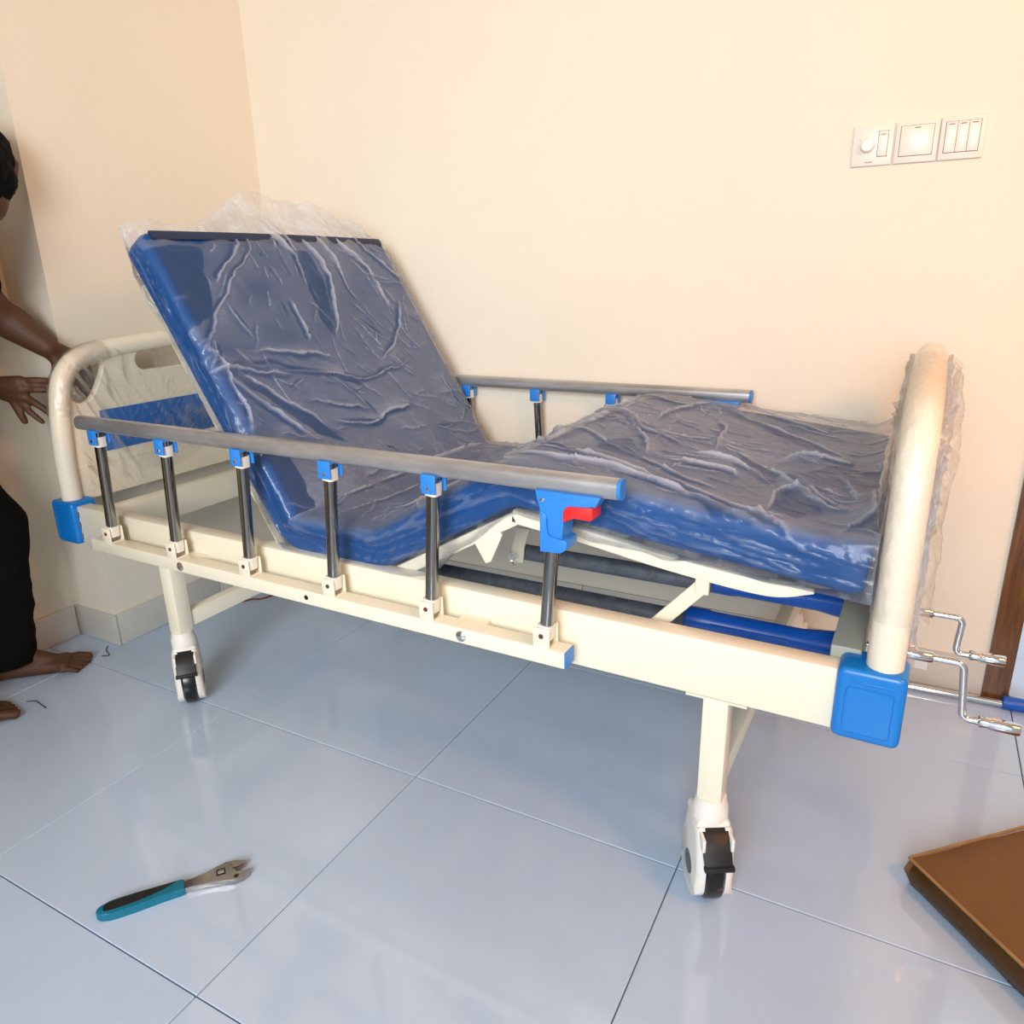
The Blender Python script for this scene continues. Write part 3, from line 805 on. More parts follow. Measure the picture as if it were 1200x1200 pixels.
def path_arrays(s):
    L = np.array(LEN); X = np.array([[p.x, p.z] for p in PTS]); T = np.array([[t.x, t.z] for t in TAN])
    sc = np.clip(s, 0, LT)
    px, pz = np.interp(sc, L, X[:, 0]), np.interp(sc, L, X[:, 1])
    tx, tz = np.interp(sc, L, T[:, 0]), np.interp(sc, L, T[:, 1])
    n = np.hypot(tx, tz); tx /= n; tz /= n
    e = s - sc
    return px + tx * e, pz + tz * e, -tz, tx
def film_section(w0, w1, h0, h1, r):
    pts = []
    def edge(a, b, nn, k):
        for i in range(k): t = i / k; pts.append((a[0] + (b[0] - a[0]) * t, a[1] + (b[1] - a[1]) * t, nn[0], nn[1]))
    def corner(c, a0, k=5):
        for i in range(k): an = radians(a0 + 90 * i / k); pts.append((c[0] + r * cos(an), c[1] + r * sin(an), cos(an), sin(an)))
    edge((w0 + r, h0), (w1 - r, h0), (0, -1), 60); corner((w1 - r, h0 + r), -90); edge((w1, h0 + r), (w1, h1 - r), (1, 0), 9); corner((w1 - r, h1 - r), 0)
    edge((w1 - r, h1), (w0 + r, h1), (0, 1), 300); corner((w0 + r, h1 - r), 90, 7); edge((w0, h1 - r), (w0, h0 + r), (-1, 0), 20); corner((w0 + r, h0 + r), 180)
    return np.array(pts)
FS = film_section(Y0 - 0.005, Y1 + 0.005, -0.005, TH + 0.005, 0.02)
NU = 640; NV = len(FS)
U = np.linspace(-0.02, LT + 0.025, NU)[:, None] * np.ones((1, NV))
Yg = FS[None, :, 0] * np.ones((NU, 1)); Hg = FS[None, :, 1] * np.ones((NU, 1)); NYg = FS[None, :, 2] * np.ones((NU, 1)); NHg = FS[None, :, 3] * np.ones((NU, 1))
V = (Yg - Y0) / (Y1 - Y0)
top = np_step(0.15, 0.9, NHg); bot = np_step(0.2, 0.9, -NHg); side = np.clip(1 - top - bot, 0, 1)
near = np_step(0.06, 0.0, V) * (1 - bot)
wob_s = 0.010 * vnoise(U * 14, Yg * 14, 1) + 0.004 * vnoise(U * 45, Yg * 45, 2); wob_y = 0.010 * vnoise(U * 14, Yg * 14, 3) + 0.004 * vnoise(U * 45, Yg * 45, 4)
A_, B_ = U + wob_s, Yg + wob_y
wleg = np_step(0.95, 1.35, U)
crown = (0.0075 * np.sin(np.pi * np.clip(V, 0, 1)) + 0.007 * np_step(0.05, 0.035, U)) * top
hgt = 0.0015 + crown + 0.0016 * (1 + vnoise(U * 6, Yg * 6, 5) + 0.5 * vnoise(U * 13, Yg * 13, 6)) * top
tb = np.where(U < 0.75, 0.9, -0.5)
mi = np.clip(1 - np.abs(vnoise((U * np.cos(tb) + Yg * np.sin(tb)) * 14 + wob_s * 60, (Yg * np.cos(tb) - U * np.sin(tb)) * 55 + wob_y * 60, 31)) * 3.0, 0, 1)
mj = np.clip(1 - np.abs(vnoise((U * np.cos(tb + .6) + Yg * np.sin(tb + .6)) * 22, (Yg * np.cos(tb + .6) - U * np.sin(tb + .6)) * 80 + wob_s * 90, 32)) * 3.0, 0, 1)
hgt = hgt + top * (0.0010 * mi + 0.0006 * mj)
haze_top = (0.175 - 0.10 * np_step(0.42, 0.18, V) * np_step(0.55, 0.3, U)) + 0.04 * wleg + 0.11 * vnoise(U * 4, Yg * 5, 7) + 0.03 * vnoise(U * 16, Yg * 16, 8) + 0.07 * mi * np.clip(vnoise(U * 7, Yg * 7, 33) + 0.4, 0, 1) + 0.04 * mj
clear = np.zeros_like(U)
for poly in CLEAR:
    ins = inside(A_, B_, poly); d, _ = poly_dist(A_, B_, list(poly) + [poly[0]])
    clear = np.maximum(clear, np.where(ins, np_step(0.0, 0.006, d), 0))
# random contact streaks beside the folds
rng = np.random.RandomState(5)
add_h = np.zeros_like(U); add_z = np.zeros_like(U)
def crease(pts, w, h, z, apron=0.0):
    """a sharp fold: thin crest, a milky flank painted as the lit facet, clear contact as the dark one"""
    global add_h, add_z, clear
    xs = [q[0] for q in pts]; m = (U[:, 0] > min(xs) - 0.08) & (U[:, 0] < max(xs) + 0.08)
    if not m.any(): return
    a, b = A_[m], B_[m]
    d, t = poly_dist(a, b, pts); fade = np.clip(np.sin(np.pi * np.clip(t, 0.02, 0.98)) * 1.8, 0, 1)
    (x0, y0), (x1, y1) = pts[0], pts[-1]; xm, ym = pts[len(pts) // 2]
    sg = np.zeros_like(d)
    for (p0, p1) in ((pts[0], (xm, ym)), ((xm, ym), pts[-1])):
        c = (p1[0] - p0[0]) * (b - p0[1]) - (p1[1] - p0[1]) * (a - p0[0])
        sg = np.where((t < 0.5) == (p0 == pts[0]), np.sign(c), sg)
    k = fade * np.exp(-(d / w) ** 2)
    fl = fade * np.exp(-d / (w * 5)) * (sg > 0)
    add_h[m] += (h * k + h * 0.45 * fl) * top[m]
    add_z[m] = np.maximum(add_z[m], (z * k + apron * fl) * top[m])  # one-sided milkiness paints the fold's lit facet
    dk = fade * np.clip(1 - d / (w * 4.5), 0, 1) * (sg < 0) * (d > w * 0.5)
    clear[m] = np.maximum(clear[m], np.clip(dk * 1.6, 0, 1) * min(1, apron * 7))
for f in FOLD_BACK: crease(catmull([(a, b, 0) for a, b in f], 4) and [(p.x, p.y) for p in catmull([(a, b, 0) for a, b in f], 4)], rng.uniform(0.0026, 0.0042), rng.uniform(0.005, 0.009), rng.uniform(0.25, 0.42), 0.15)
for f in FOLD_KNEE + FOLD_LEG: crease([(p.x, p.y) for p in catmull([(a, b, 0) for a, b in f], 4)], rng.uniform(0.0026, 0.0042), rng.uniform(0.005, 0.009), rng.uniform(0.22, 0.36), 0.14)
for k in range(330):
    s0 = rng.uniform(0.0, LT); y0 = rng.uniform(0.0, 0.83)
    if s0 < 0.33: th = rng.normal(0.15, 0.55) + (0.6 if y0 > 0.45 else -0.4)
    elif s0 < 0.75: th = rng.normal(1.15, 0.35)
    elif s0 < 1.05: th = rng.normal(1.5, 0.4)
    else: th = rng.normal(-0.55, 0.5)
    ln = rng.uniform(0.03, 0.16); bend = rng.uniform(-0.5, 0.5)
    p = [(s0, y0)]
    for q in range(3): p.append((p[-1][0] + cos(th + bend * q / 3) * ln / 3, p[-1][1] + sin(th + bend * q / 3) * ln / 3))
    if rng.rand() < 0.34:
        nx_, ny_ = -sin(th), cos(th); ww = rng.uniform(0.006, 0.016)
        poly = [p[0], p[1], p[2], p[3], (p[2][0] + nx_ * ww, p[2][1] + ny_ * ww), (p[1][0] + nx_ * ww, p[1][1] + ny_ * ww)]
        m = (U[:, 0] > s0 - 0.2) & (U[:, 0] < s0 + 0.2)
        ins = inside(A_[m], B_[m], poly); d, _ = poly_dist(A_[m], B_[m], poly + [poly[0]])
        clear[m] = np.maximum(clear[m], np.where(ins, np_step(0.0, 0.004, d), 0))
    crease(p, rng.uniform(0.0018, 0.0032), rng.uniform(0.0015, 0.004), rng.uniform(0.05, 0.24), 0.06)
hgt = hgt + add_h * (1 - 0.5 * clear)
Hz = top * (haze_top * (1 - 0.92 * clear) + add_z * (1 - 0.3 * clear))
# sides: clear, with long shiny streaks running with the mattress
st1 = np.abs(vnoise(U * 7, Hg * 95 + U * 9, 11)); st2 = np.abs(vnoise(U * 16 + 3, Hg * 170 - U * 14, 12))
streak = np.clip(1 - st1 * 4, 0, 1) + 0.6 * np.clip(1 - st2 * 4, 0, 1)
hgt = hgt + side * (0.0035 * vnoise(U * 7, Hg * 60 + U * 8, 13) + 0.0030 * streak + 0.0018 * vnoise(U * 34, Hg * 110, 14))
Hz += side * (0.01 + 0.13 * np.clip(streak, 0, 1) ** 3 + 0.04 * np.clip(vnoise(U * 5, Hg * 20, 15), 0, 1))
Hz += bot * (0.06 + 0.25 * np.clip(1 - np.abs(vnoise(U * 20, Yg * 22, 16)) * 4, 0, 1))
hgt += bot * 0.006 * (vnoise(U * 9, Yg * 9, 17) + 0.6 * vnoise(U * 22, Yg * 24, 18))
# loose end above the head
e0 = np.clip(1 - U / 0.05, 0, 1.4) * (U < 0.05)
ext = 0.010 + 0.058 * np.exp(-((V - 0.58) / 0.30) ** 4) * (1 + 0.25 * vnoise(V * 5, 0 * V, 19)) + 0.004 * vnoise(V * 17, 0 * V, 27)
sU = U - e0 ** 1.5 * ext
hh = np.where(e0 > 0, (Hg - TH * 0.55) * (1 - 0.70 * np.clip(e0, 0, 1) ** 0.8) + TH * 0.55 + 0.016 * e0 * vnoise(V * 16, e0 * 2, 20), Hg)
Hz += 0.03 * e0 + 0.14 * e0 * np.clip(1 - np.abs(vnoise(V * 22, e0 * 3, 21)) * 4, 0, 1)
# slack hanging under the near edge of seat and thigh
nr = np_step(0.22, 0.0, V); slack = np.exp(-((U - 1.06) / 0.24) ** 2)
sag = np.clip(slack * nr * (bot + 0.5 * side * np_step(TH * 0.6, 0, Hg)) * (0.040 + 0.022 * vnoise(U * 11, 0 * U, 22)), 0, 1)
sag2 = np.clip(np_step(1.25, 1.4, U) * np_step(LT, LT - 0.2, U) * nr * bot * 0.012 * (0.7 + vnoise(U * 12, 0 * U, 23)), 0, 1)
Hz += np.minimum(0.10, 2.2 * sag) * (0.6 + 0.4 * vnoise(U * 40, Hg * 40, 24))
e1 = np_step(LT - 0.07, LT + 0.02, U)
rise = e1 * top * (0.010 + 0.030 * np.clip(vnoise(Yg * 9, 0 * U, 25), 0, 1) + 0.035 * np_step(0.3, 0.95, V)) + np_step(LT - 0.5, LT - 0.1, U) * top * 0.012 * np_step(0.75, 1.0, V)
Hz += 0.06 * e1 + 0.20 * e1 * np.clip(1 - np.abs(vnoise(Yg * 40, U * 14, 26)) * 4, 0, 1)
px, pz, nx, nzv = path_arrays(sU)
off = hh + NHg * hgt - sag - sag2 + rise
CX = np.minimum(px + nx * off, 1.466); CZ = pz + nzv * off; CY = Yg + NYg * (hgt + 0.003) - np.where((side > 0.3) & (V < 0.1), sag * 0.3, 0)
verts = np.stack([CX, CY, CZ], -1).reshape(-1, 3).tolist()
grid_sheet('plastic_bag', verts, NU, NV, np.clip(Hz, 0.015, 0.75).ravel().tolist(), 'film', mt, wrap_v=True)

# ================================================================== SWITCHES
def plate(name, x, label, rot):
    r = empty(name, (x, YW, 1.337), 0); tag(r, label, 'switch', 'switch plates in a row on the wall')
    r.rotation_euler = (0, rot, 0)
    return r
pl = plate('dimmer_switch', 1.327, 'white wall plate with a round dimmer knob, leftmost of three', 0.0)
box_obj('plate', (-0.042, 0.042, -0.008, 0.0, -0.043, 0.043), 'switch', pl, bev=0.002)
lathe_obj('dimmer_knob', [(-0.024, 0.001), (-0.0235, 0.012), (-0.021, 0.0145), (-0.008, 0.0155)], 'switch', pl, 'Y', 28, (-0.010, 0, 0.0))
box_obj('recess', (0.0105, 0.0315, -0.0085, -0.004, -0.0255, 0.0285), 'switch_gap', pl)
rk = box_obj('rocker', (0.0115, 0.0305, -0.0115, -0.004, -0.0245, 0.0275), 'switch', pl, bev=0.001)
box_obj('indicator', (0.016, 0.026, -0.0119, -0.0114, 0.0195, 0.0212), 'print', rk)
bm = bmesh.new()
for k in range(6): bx(bm, -0.012 + k * 0.0027, -0.012 + k * 0.0027 + 0.002, -0.0083, -0.0079, -0.0365, -0.0345)
new_obj('maker_print', bm, 'print', pl)
for sx in (-0.027, ):
    box_obj('dial_mark', (sx - 0.001, sx + 0.001, -0.0083, -0.0079, 0.011, 0.013), 'print', pl)
    box_obj('dial_mark', (sx - 0.002, sx + 0.0, -0.0083, -0.0079, -0.0145, -0.0135), 'print', pl)
pl = plate('light_switch', 1.4155, 'white wall plate with one wide rocker, middle of three', 0.0)
box_obj('plate', (-0.043, 0.043, -0.009, 0.0, -0.043, 0.043), 'switch', pl, bev=0.0025)
box_obj('recess', (-0.0335, 0.0335, -0.0095, -0.004, -0.0295, 0.0335), 'switch_gap', pl)
rk = box_obj('rocker', (-0.0325, 0.0325, -0.0125, -0.004, -0.0285, 0.0325), 'switch', pl, bev=0.001)
box_obj('indicator', (-0.006, 0.006, -0.0129, -0.0124, 0.0265, 0.0285), 'print', rk)
pl = plate('triple_switch', 1.5035, 'white wall plate with three narrow rockers, rightmost of three', 0.0)
box_obj('plate', (-0.043, 0.043, -0.009, 0.0, -0.043, 0.043), 'switch', pl, bev=0.0025)
box_obj('recess', (-0.0335, 0.0335, -0.0095, -0.004, -0.0295, 0.0335), 'switch_gap', pl)
for k in range(3):
    xa = -0.0325 + k * 0.0218
    rk = box_obj('rocker', (xa, xa + 0.0212, -0.0125, -0.004, -0.0285, 0.0325), 'switch', pl, bev=0.001)
    box_obj('indicator', (xa + 0.005, xa + 0.016, -0.0129, -0.0124, 0.0265, 0.0285), 'print', rk)

# ================================================================== POLE ON THE FLOOR
po = empty('drip_stand_pole', (1.5, 0.88, 0.0)); tag(po, 'thin steel drip stand pole with blue plastic end lying on floor by wall', 'pole')
po.rotation_euler = (0, 0, 0.035)
tube('steel_tube', [(-0.95, 0, 0.0125), (0.29, 0, 0.0125)], 0.0095, 'chrome', po, 16)
lathe_obj('blue_end', [(0.278, 0.009), (0.280, 0.0165), (0.305, 0.0175), (0.345, 0.016), (0.400, 0.0115), (0.404, 0.006)], 'blue_sleeve', po, 'X', 24, (0, 0, 0.0178))

# ================================================================== CARDBOARD BOX
ux = Vector((0.73, 0.69, 0)).normalized(); uy = Vector((0.69, -0.73, 0))
cb = empty('cardboard_box', (1.584, 0.157, 0), math.atan2(ux.y, ux.x))
tag(cb, 'flat brown cardboard box sealed with shiny tape on the floor', 'box')
# local x along the far edge, local -y towards the camera
bm = bmesh.new()
nxg, nyg = 26, 22; LXB, LYB, HB = 0.70, 0.52, 0.058
vv = {}
def topz(a, b):
    e = min(a, b, 1 - a)
    return HB - 0.006 * max(0, 1 - e / 0.03) ** 2 + 0.003 * nz(a * 5, b * 5, 2) + 0.004 * ridge(a * 5 + b * 6, b * 2, 7, 4) * max(0, 1 - a / 0.5)
for a in range(nxg + 1):
    for b in range(nyg + 1):
        fa, fb = a / nxg, b / nyg
        vv[a, b] = bm.verts.new((fa * LXB, -fb * LYB, topz(fa, fb)))
for a in range(nxg):
    for b in range(nyg): bm.faces.new((vv[a, b], vv[a, b + 1], vv[a + 1, b + 1], vv[a + 1, b]))
per = [(0, b) for b in range(nyg + 1)] + [(a, nyg) for a in range(1, nxg + 1)] + [(nxg, b) for b in range(nyg - 1, -1, -1)] + [(a, 0) for a in range(nxg - 1, 0, -1)]
lowv = [bm.verts.new((vv[k].co.x + (0.006 if k[0] == 0 else 0), vv[k].co.y, 0.001)) for k in per]
midv = [bm.verts.new((vv[k].co.x - (0.008 if k[0] == 0 else 0), vv[k].co.y + (0.004 if k[1] == 0 else 0), 0.030)) for k in per]
n_ = len(per)
for i in range(n_):
    j = (i + 1) % n_
    bm.faces.new((vv[per[i]], midv[i], midv[j], vv[per[j]])); bm.faces.new((midv[i], lowv[i], lowv[j], midv[j]))
bm.faces.new(lowv)
new_obj('carton', bm, 'card', cb, smooth=30)
bm = bmesh.new()
sweep(bm, [(-0.002, 0.002, HB - 0.004), (0.35, 0.003, HB - 0.001), (0.69, 0.002, HB - 0.002)], rrect(0.004, 0.007, 0.0015, 2)); new_obj('flap_edge', bm, 'card_edge', cb, smooth=40)
bm = bmesh.new()
sweep(bm, [(-0.001, 0.0, HB - 0.004), (-0.002, -0.25, HB - 0.001), (-0.001, -0.51, HB - 0.003)], rrect(0.005, 0.005, 0.0015, 2)); new_obj('flap_edge', bm, 'card_edge', cb, smooth=40)
bm = bmesh.new()
tp = []
rows = []
for b in range(31):
    y = -0.012 - 0.40 * b / 30
    row = []
    for k in range(7):
        t = k / 6
        z = 0.052 - 0.044 * t
        x = -0.0035 - 0.008 * sin(pi * min(1, t * 1.05)) - 0.003 * max(0, nz(y * 30, t * 4, 1))
        row.append(bm.verts.new((x, y, z)))
    rows.append(row)
for i in range(30):
    for k in range(6): bm.faces.new((rows[i][k], rows[i + 1][k], rows[i + 1][k + 1], rows[i][k + 1]))
ex = bmesh.ops.solidify(bm, geom=bm.faces[:], thickness=0.0008)
new_obj('packing_tape', bm, 'tape', cb, smooth=50)

# ================================================================== ADJUSTABLE WRENCH
wdir = Vector((0.482 - 0.385, -0.358 + 0.488, 0))
wr = empty('adjustable_wrench', (0.472, -0.372, 0.0), math.atan2(wdir.y, wdir.x))
tag(wr, 'steel adjustable wrench with teal and black grip on floor tile', 'wrench')
headp = [(-0.115, 0.0095), (-0.075, 0.011), (-0.050, 0.021), (-0.036, 0.026), (-0.020, 0.021), (-0.003, 0.012), (0.0, 0.009), (-0.010, 0.006), (-0.022, 0.004), (-0.022, -0.012), (-0.010, -0.0125), (0.004, -0.011), (0.002, -0.019), (-0.010, -0.027), (-0.026, -0.029), (-0.045, -0.022), (-0.075, -0.012), (-0.115, -0.0105)]
prism_obj('fixed_jaw', [(a, b) for a, b in headp if not (-0.023 < a < 0.001 and 0.003 < b < 0.0245)][:4] + [(-0.030, 0.012), (-0.026, 0.002)] + [(-0.022, -0.012), (-0.010, -0.0125), (0.004, -0.011), (0.002, -0.019), (-0.010, -0.027), (-0.026, -0.029), (-0.045, -0.022), (-0.075, -0.012), (-0.115, -0.0105)], 0.001, 0.013, 'wrench', wr, bev=0.002, axis='Z')
prism_obj('moving_jaw', [(-0.036, 0.024), (-0.020, 0.0225), (-0.002, 0.013), (-0.001, 0.009), (-0.012, 0.006), (-0.024, 0.003), (-0.031, 0.011)], 0.002, 0.0125, 'wrench', wr, bev=0.0015, axis='Z')
box_obj('worm_slot_shadow', (-0.056, -0.040, -0.006, 0.010, 0.0128, 0.0134), 'black_matte', wr)  # thin black plate standing in for the shadow inside the slot
lathe_obj('knurl', [(-0.0545, 0.003), (-0.0535, 0.0048), (-0.0425, 0.0048), (-0.0415, 0.003)], 'wrench', wr, 'X', 16, (0, 0.002, 0.0115))
lathe_obj('hang_hole_shadow', [(0.0128, 0.0045), (0.0134, 0.0045)], 'black_matte', wr, 'Z', 18, (-0.0225, -0.021, 0))  # black disc laid on the jaw as the hole's dark inside
prism_obj('shank', [(-0.24, 0.010), (-0.10, 0.0092), (-0.10, -0.0102), (-0.24, -0.011)], 0.002, 0.012, 'wrench', wr, bev=0.002, axis='Z')
grip = catmull([(-0.112, 0.012, 0), (-0.15, 0.013, 0), (-0.20, 0.0155, 0), (-0.245, 0.0135, 0), (-0.258, 0.0, 0), (-0.245, -0.0145, 0), (-0.20, -0.0165, 0), (-0.15, -0.0135, 0), (-0.112, -0.013, 0)], 4)
gp = prism_obj('grip', [(p.x, p.y) for p in grip], 0.0, 0.0165, 'teal', wr, bev=0.003, axis='Z')
ins = catmull([(-0.126, 0.010, 0), (-0.16, 0.0115, 0), (-0.20, 0.013, 0), (-0.238, 0.011, 0), (-0.246, 0.0, 0), (-0.238, -0.008, 0), (-0.19, -0.007, 0), (-0.15, 0.0, 0)], 4)
prism_obj('grip_inlay', [(p.x, p.y) for p in ins], 0.0155, 0.0175, 'black_matte', gp, axis='Z')

# ================================================================== LITTER ON THE FLOOR
def strand(name, pts, r, m, label, cat):
    bm = bmesh.new(); sweep(bm, catmull(pts, 6), circ(r, 6)); o = new_obj(name, bm, m, None, smooth=60)
    return tag(o, label, cat)
strand('thread', [(-0.530, -0.216, 0.0015), (-0.505, -0.206, 0.004), (-0.480, -0.207, 0.0015), (-0.449, -0.212, 0.0015)], 0.0012, 'hairline', 'dark thread curling on the tile beside the bare toes', 'thread')
strand('twig', [(-0.625, 0.086, 0.0015), (-0.600, 0.064, 0.003), (-0.567, 0.051, 0.0015), (-0.581, 0.036, 0.0015)], 0.0012, 'hairline', 'short dark bent fibre on tile near the pillar corner', 'fibre')
strand('string', [(-0.497, 0.505, 0.002), (-0.475, 0.535, 0.004), (-0.452, 0.553, 0.002), (-0.43, 0.60, 0.004), (-0.38, 0.63, 0.002), (-0.30, 0.65, 0.002)], 0.0028, 'wire_red', 'frayed red string lying on the floor under the bed', 'string')

# ================================================================== THE PERSON
def capsule(bm, a, b, ra, rb, n=14, flat=None):
    """tapered capsule from a to b"""
    a = Vector(a); b = Vector(b); ax = b - a; L = ax.length
    if L < 1e-5: ax = Vector((0, 0, 1)); L = 1e-5
    ax.normalize(); u = ax.orthogonal().normalized(); v = ax.cross(u)
    prof = [(-ra * cos(t), ra * sin(t)) for t in [k * pi / 10 for k in range(1, 6)]] + [(L + rb * sin(t), rb * cos(t)) for t in [k * pi / 10 for k in range(0, 5)]]
    rings = []
    for t, r in prof:
        ring = []
        for k in range(n):
            d = u * cos(2 * pi * k / n) * r + v * sin(2 * pi * k / n) * r
            ring.append(bm.verts.new(a + ax * t + d))
        rings.append(ring)
    for i in range(len(rings) - 1):
        for j in range(n): bm.faces.new((rings[i][j], rings[i][(j + 1) % n], rings[i + 1][(j + 1) % n], rings[i + 1][j]))
    bm.faces.new(rings[0][::-1]); bm.faces.new(rings[-1])

def ellipsoid(bm, c, rx, ry, rz, mtx=None):
    r = bmesh.ops.create_uvsphere(bm, u_segments=20, v_segments=14, radius=1.0)
    for v in r['verts']:
        p = Vector((v.co.x * rx, v.co.y * ry, v.co.z * rz))
        if mtx: p = mtx @ p
        v.co = p + Vector(c)

def remeshed(name, bm, m, parent, voxel=0.006, it=6):
    me = bpy.data.meshes.new('raw'); bmesh.ops.recalc_face_normals(bm, faces=bm.faces[:]); bm.to_mesh(me); bm.free()
    t = bpy.data.objects.new('raw', me); C.objects.link(t)
    rm = t.modifiers.new('r', 'REMESH'); rm.mode = 'VOXEL'; rm.voxel_size = voxel; rm.use_smooth_shade = True
    sm = t.modifiers.new('s', 'SMOOTH'); sm.factor = 0.5; sm.iterations = it
    dg = bpy.context.evaluated_depsgraph_get(); dg.update()
    out = bpy.data.meshes.new_from_object(t.evaluated_get(dg))
    bpy.data.objects.remove(t, do_unlink=True)
    out.name = name
    out.polygons.foreach_set('use_smooth', [True] * len(out.polygons))
    out.materials.clear(); out.materials.append(M[m])
    o = bpy.data.objects.new(name, out); C.objects.link(o); o.parent = parent
    return o

pe = empty('person', (0, 0, 0))
tag(pe, 'barefoot person in black clothes leaning in to hold the head panel', 'person')
ankA, kneeA, hipA = (-0.694, -0.160, 0.075), (-0.668, -0.128, 0.46), (-0.660, -0.36, 0.86)
ankB, kneeB, hipB = (-0.612, -0.415, 0.075), (-0.565, -0.36, 0.47), (-0.50, -0.43, 0.87)
pel = (-0.585, -0.40, 0.92); waist = (-0.585, -0.33, 1.05); chest = (-0.575, -0.22, 1.17); nbase = (-0.57, -0.12, 1.265)
shL, shR = (-0.672, -0.125, 1.235), (-0.43, -0.20, 1.235)
elL, wrL = (-0.658, 0.000, 1.010), (-0.563, 0.058, 0.917)
elR, wrR = (-0.665, -0.24, 0.985), (-0.690, -0.045, 0.823)
hd = Vector((-0.556, -0.025, 1.338))
bm = bmesh.new()
for ank, knee, hip in ((ankA, kneeA, hipA), (ankB, kneeB, hipB)):
    capsule(bm, ank, Vector(ank).lerp(Vector(knee), 0.6), 0.034, 0.052); capsule(bm, Vector(ank).lerp(Vector(knee), 0.6), knee, 0.052, 0.055)
    capsule(bm, knee, hip, 0.055, 0.085)
capsule(bm, hipA, hipB, 0.10, 0.10); capsule(bm, pel, waist, 0.125, 0.115); capsule(bm, waist, chest, 0.115, 0.125)
capsule(bm, chest, nbase, 0.12, 0.075); capsule(bm, shL, shR, 0.055, 0.055)
capsule(bm, nbase, hd + Vector((0.0, -0.03, -0.05)), 0.055, 0.052)
capsule(bm, shL, elL, 0.052, 0.043); capsule(bm, elL, Vector(elL).lerp(Vector(wrL), 0.35), 0.043, 0.046); capsule(bm, Vector(elL).lerp(Vector(wrL), 0.35), wrL, 0.046, 0.030)
capsule(bm, shR, elR, 0.052, 0.043); capsule(bm, elR, Vector(elR).lerp(Vector(wrR), 0.35), 0.042, 0.042); capsule(bm, Vector(elR).lerp(Vector(wrR), 0.35), wrR, 0.042, 0.029)
# head, bowed: local frame with forward (face) direction
fwd = Vector((-0.62, 0.50, -0.60)).normalized(); rgt = fwd.cross(Vector((0, 0, 1))).normalized(); upv = rgt.cross(fwd)
HM = Matrix((rgt, fwd, upv)).transposed()
def hp(a, b, c_): return hd + HM @ Vector((a, b, c_))
ellipsoid(bm, hd, 0.074, 0.094, 0.105, HM)
ellipsoid(bm, hp(0, 0.022, -0.055), 0.056, 0.066, 0.062, HM)          # jaw
capsule(bm, hp(0, 0.092, 0.012), hp(0, 0.108, -0.024), 0.009, 0.014)    # nose
capsule(bm, hp(-0.022, 0.082, -0.058), hp(0.022, 0.082, -0.058), 0.008, 0.008)   # lips
capsule(bm, hp(-0.018, 0.078, -0.072), hp(0.018, 0.078, -0.072), 0.008, 0.008)
capsule(bm, hp(-0.045, 0.080, 0.030), hp(0.045, 0.080, 0.030), 0.010, 0.010)     # brow
for s in (-1, 1):
    capsule(bm, hp(s * 0.076, -0.005, 0.018), hp(s * 0.073, 0.002, -0.026), 0.014, 0.010)  # ears
# feet
def foot_(ank, toe, side):
    a = Vector(ank); t = Vector(toe); d = (t - a); d.z = 0; d.normalize(); p = Vector((-d.y, d.x, 0)) * side
    heel = Vector((a.x, a.y, 0.030)) - d * 0.032
    ball = Vector((t.x, t.y, 0.022)) - d * 0.062
    capsule(bm, a, heel, 0.032, 0.029); capsule(bm, a, ball, 0.033, 0.021); capsule(bm, heel, ball + p * 0.018, 0.028, 0.021); capsule(bm, heel, ball - p * 0.022, 0.026, 0.018)
    capsule(bm, ball + p * 0.022, ball - p * 0.026, 0.021, 0.018)
    for k in range(5):
        off = 0.036 - k * 0.0185 - (0.004 if k else 0); ln = [0.058, 0.060, 0.053, 0.045, 0.036][k]; r = [0.0130, 0.0083, 0.008, 0.0077, 0.0074][k]
        b0 = ball + p * off; b0.z = 0.018; e = b0 + d * ln; e.z = r + 0.0005
        capsule(bm, b0, b0.lerp(e, 0.55) + Vector((0, 0, 0.004)), r, r); capsule(bm, b0.lerp(e, 0.55) + Vector((0, 0, 0.004)), e, r, r * 0.9)
foot_(ankA, (-0.567, -0.012, 0), 1); foot_(ankB, (-0.498, -0.252, 0), -1)
# right hand (lower): palm against the outer tube, fingers passing behind the panel
k0 = Vector((-0.600, -0.012, 0.815))
for off, w_ in ((Vector((0.0, 0, 0.018)), 0.017), (Vector((0.006, 0, 0.0)), 0.018), (Vector((0.0, 0, -0.020)), 0.017), (Vector((-0.006, 0, -0.036)), 0.015)):
    capsule(bm, wrR, k0 + off, 0.024, w_)
def finger(pts, rs):
    for a, b, r0, r1 in zip(pts[:-1], pts[1:], rs[:-1], rs[1:]): capsule(bm, a, b, r0, r1, 10)
finger([(-0.606, -0.008, 0.832), (-0.568, 0.004, 0.836), (-0.545, 0.022, 0.834), (-0.537, 0.042, 0.830)], (0.011, 0.010, 0.009, 0.008))
finger([(-0.598, -0.010, 0.815), (-0.560, 0.004, 0.812), (-0.543, 0.024, 0.810), (-0.536, 0.046, 0.808)], (0.011, 0.010, 0.009, 0.008))
finger([(-0.598, -0.012, 0.796), (-0.566, -0.002, 0.776), (-0.548, 0.010, 0.758), (-0.540, 0.018, 0.742)], (0.011, 0.010, 0.009, 0.008))
finger([(-0.606, -0.014, 0.782), (-0.586, -0.012, 0.756), (-0.570, -0.004, 0.738), (-0.560, 0.002, 0.726)], (0.010, 0.009, 0.008, 0.007))
finger([(-0.640, -0.022, 0.800), (-0.618, -0.024, 0.772), (-0.610, -0.022, 0.748), (-0.605, -0.018, 0.728)], (0.014, 0.012, 0.0105, 0.009))
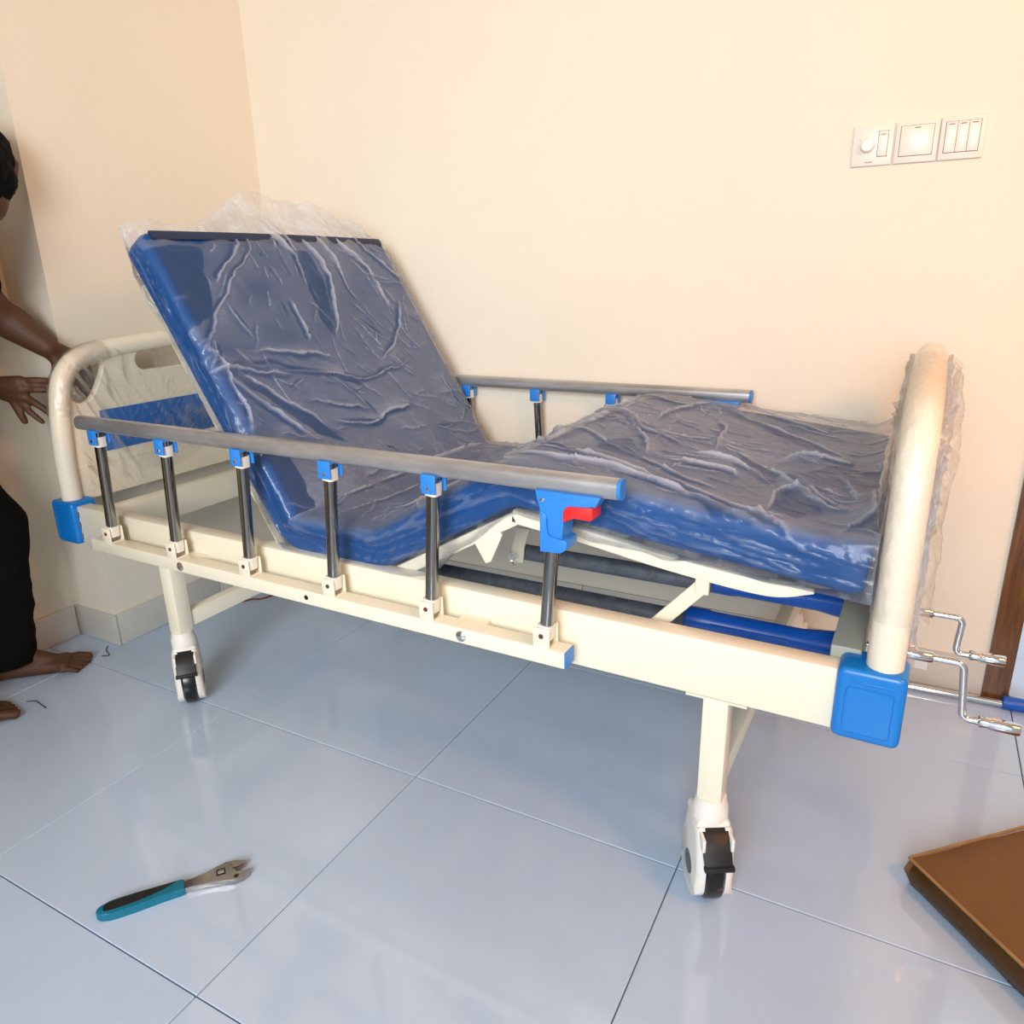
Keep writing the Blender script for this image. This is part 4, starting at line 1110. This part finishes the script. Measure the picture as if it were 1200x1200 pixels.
# left hand (upper): behind the corner, fingers seen through the grip hole
k1 = Vector((-0.548, 0.105, 0.872))
for off in (Vector((0, -0.022, -0.012)), Vector((0, -0.004, 0.0)), Vector((0, 0.016, 0.004)), Vector((0, 0.032, 0.004))):
    capsule(bm, wrL, k1 + off, 0.024, 0.016)
for kf in range(4):
    y = 0.080 + 0.021 * kf; L_ = (0.9, 1.0, 1.05, 0.85)[kf]
    finger([(-0.548, y, 0.868), (-0.541, y + 0.002, 0.868 - 0.034 * L_), (-0.536, y + 0.001, 0.868 - 0.058 * L_), (-0.532, y - 0.002, 0.868 - 0.078 * L_)], (0.0105, 0.010, 0.009, 0.008))
finger([(-0.560, 0.072, 0.893), (-0.545, 0.060, 0.868), (-0.538, 0.050, 0.845), (-0.535, 0.045, 0.825)], (0.013, 0.012, 0.010, 0.009))
body = remeshed('body', bm, 'skin', pe, 0.0042, 3)

bm = bmesh.new()
for ank, knee, hip in ((ankA, kneeA, hipA), (ankB, kneeB, hipB)):
    a = Vector(ank); k = Vector(knee); h = Vector(hip)
    cuff = a + Vector((0, 0, -0.012)); capsule(bm, cuff + Vector((0, 0, 0.005)), a.lerp(k, 0.5), 0.072, 0.072, 20)
    capsule(bm, a.lerp(k, 0.5), k, 0.072, 0.082, 20); capsule(bm, k, h, 0.082, 0.115, 20)
capsule(bm, hipA, hipB, 0.125, 0.125); capsule(bm, pel, Vector(pel).lerp(Vector(waist), 0.4), 0.140, 0.13, 20)
tro = remeshed('trousers', bm, 'trousers', pe, 0.009, 5)
tn = [v.normal.copy() for v in tro.data.vertices]
for v, vn in zip(tro.data.vertices, tn):
    c_ = v.co.copy()
    w_ = 0.006 * nz(c_.x * 9, c_.y * 9, c_.z * 16) + 0.005 * ridge(c_.x * 6, c_.y * 6, c_.z * 11, 2)
    q = c_ + vn * w_
    if q.z < 0.055: q.z = 0.055 + (q.z - 0.055) * 0.05
    v.co = q
bm = bmesh.new()
capsule(bm, Vector(pel).lerp(Vector(waist), 0.2), waist, 0.15, 0.14, 20); capsule(bm, waist, chest, 0.14, 0.145, 20); capsule(bm, chest, Vector(chest).lerp(Vector(nbase), 0.75), 0.14, 0.082, 20)
capsule(bm, shL, shR, 0.070, 0.070)
capsule(bm, shL, Vector(shL).lerp(Vector(elL), 0.66), 0.068, 0.067, 20); capsule(bm, shR, Vector(shR).lerp(Vector(elR), 0.66), 0.068, 0.067, 20)
ts = remeshed('t_shirt', bm, 'shirt', pe, 0.008, 4)
tn = [v.normal.copy() for v in ts.data.vertices]
for v, vn in zip(ts.data.vertices, tn):
    c_ = v.co.copy(); v.co = c_ + vn * (0.006 * nz(c_.x * 10, c_.y * 10, c_.z * 12))
# hair: a cap over crown, back and sides
bm = bmesh.new()
ellipsoid(bm, hp(0, -0.014, 0.022), 0.084, 0.100, 0.102, HM)
ellipsoid(bm, hp(0, 0.050, 0.070), 0.058, 0.040, 0.038, HM)
ellipsoid(bm, hp(0, -0.050, -0.010), 0.080, 0.062, 0.085, HM)
ellipsoid(bm, hp(0, -0.012, -0.028), 0.084, 0.062, 0.070, HM)
hr = remeshed('hair', bm, 'hair', pe, 0.006, 3)
tn = [v.normal.copy() for v in hr.data.vertices]
for v, vn in zip(hr.data.vertices, tn):
    c_ = v.co.copy(); v.co = c_ + vn * (0.006 * nz(c_.x * 40, c_.y * 40, c_.z * 40) + 0.004 * nz(c_.x * 110, c_.y * 110, c_.z * 30))
for s in (-1, 1):
    bm = bmesh.new(); ellipsoid(bm, hp(s * 0.032, 0.081, 0.010), 0.012, 0.012, 0.009, HM); new_obj('eye', bm, 'eye', pe, smooth=180)
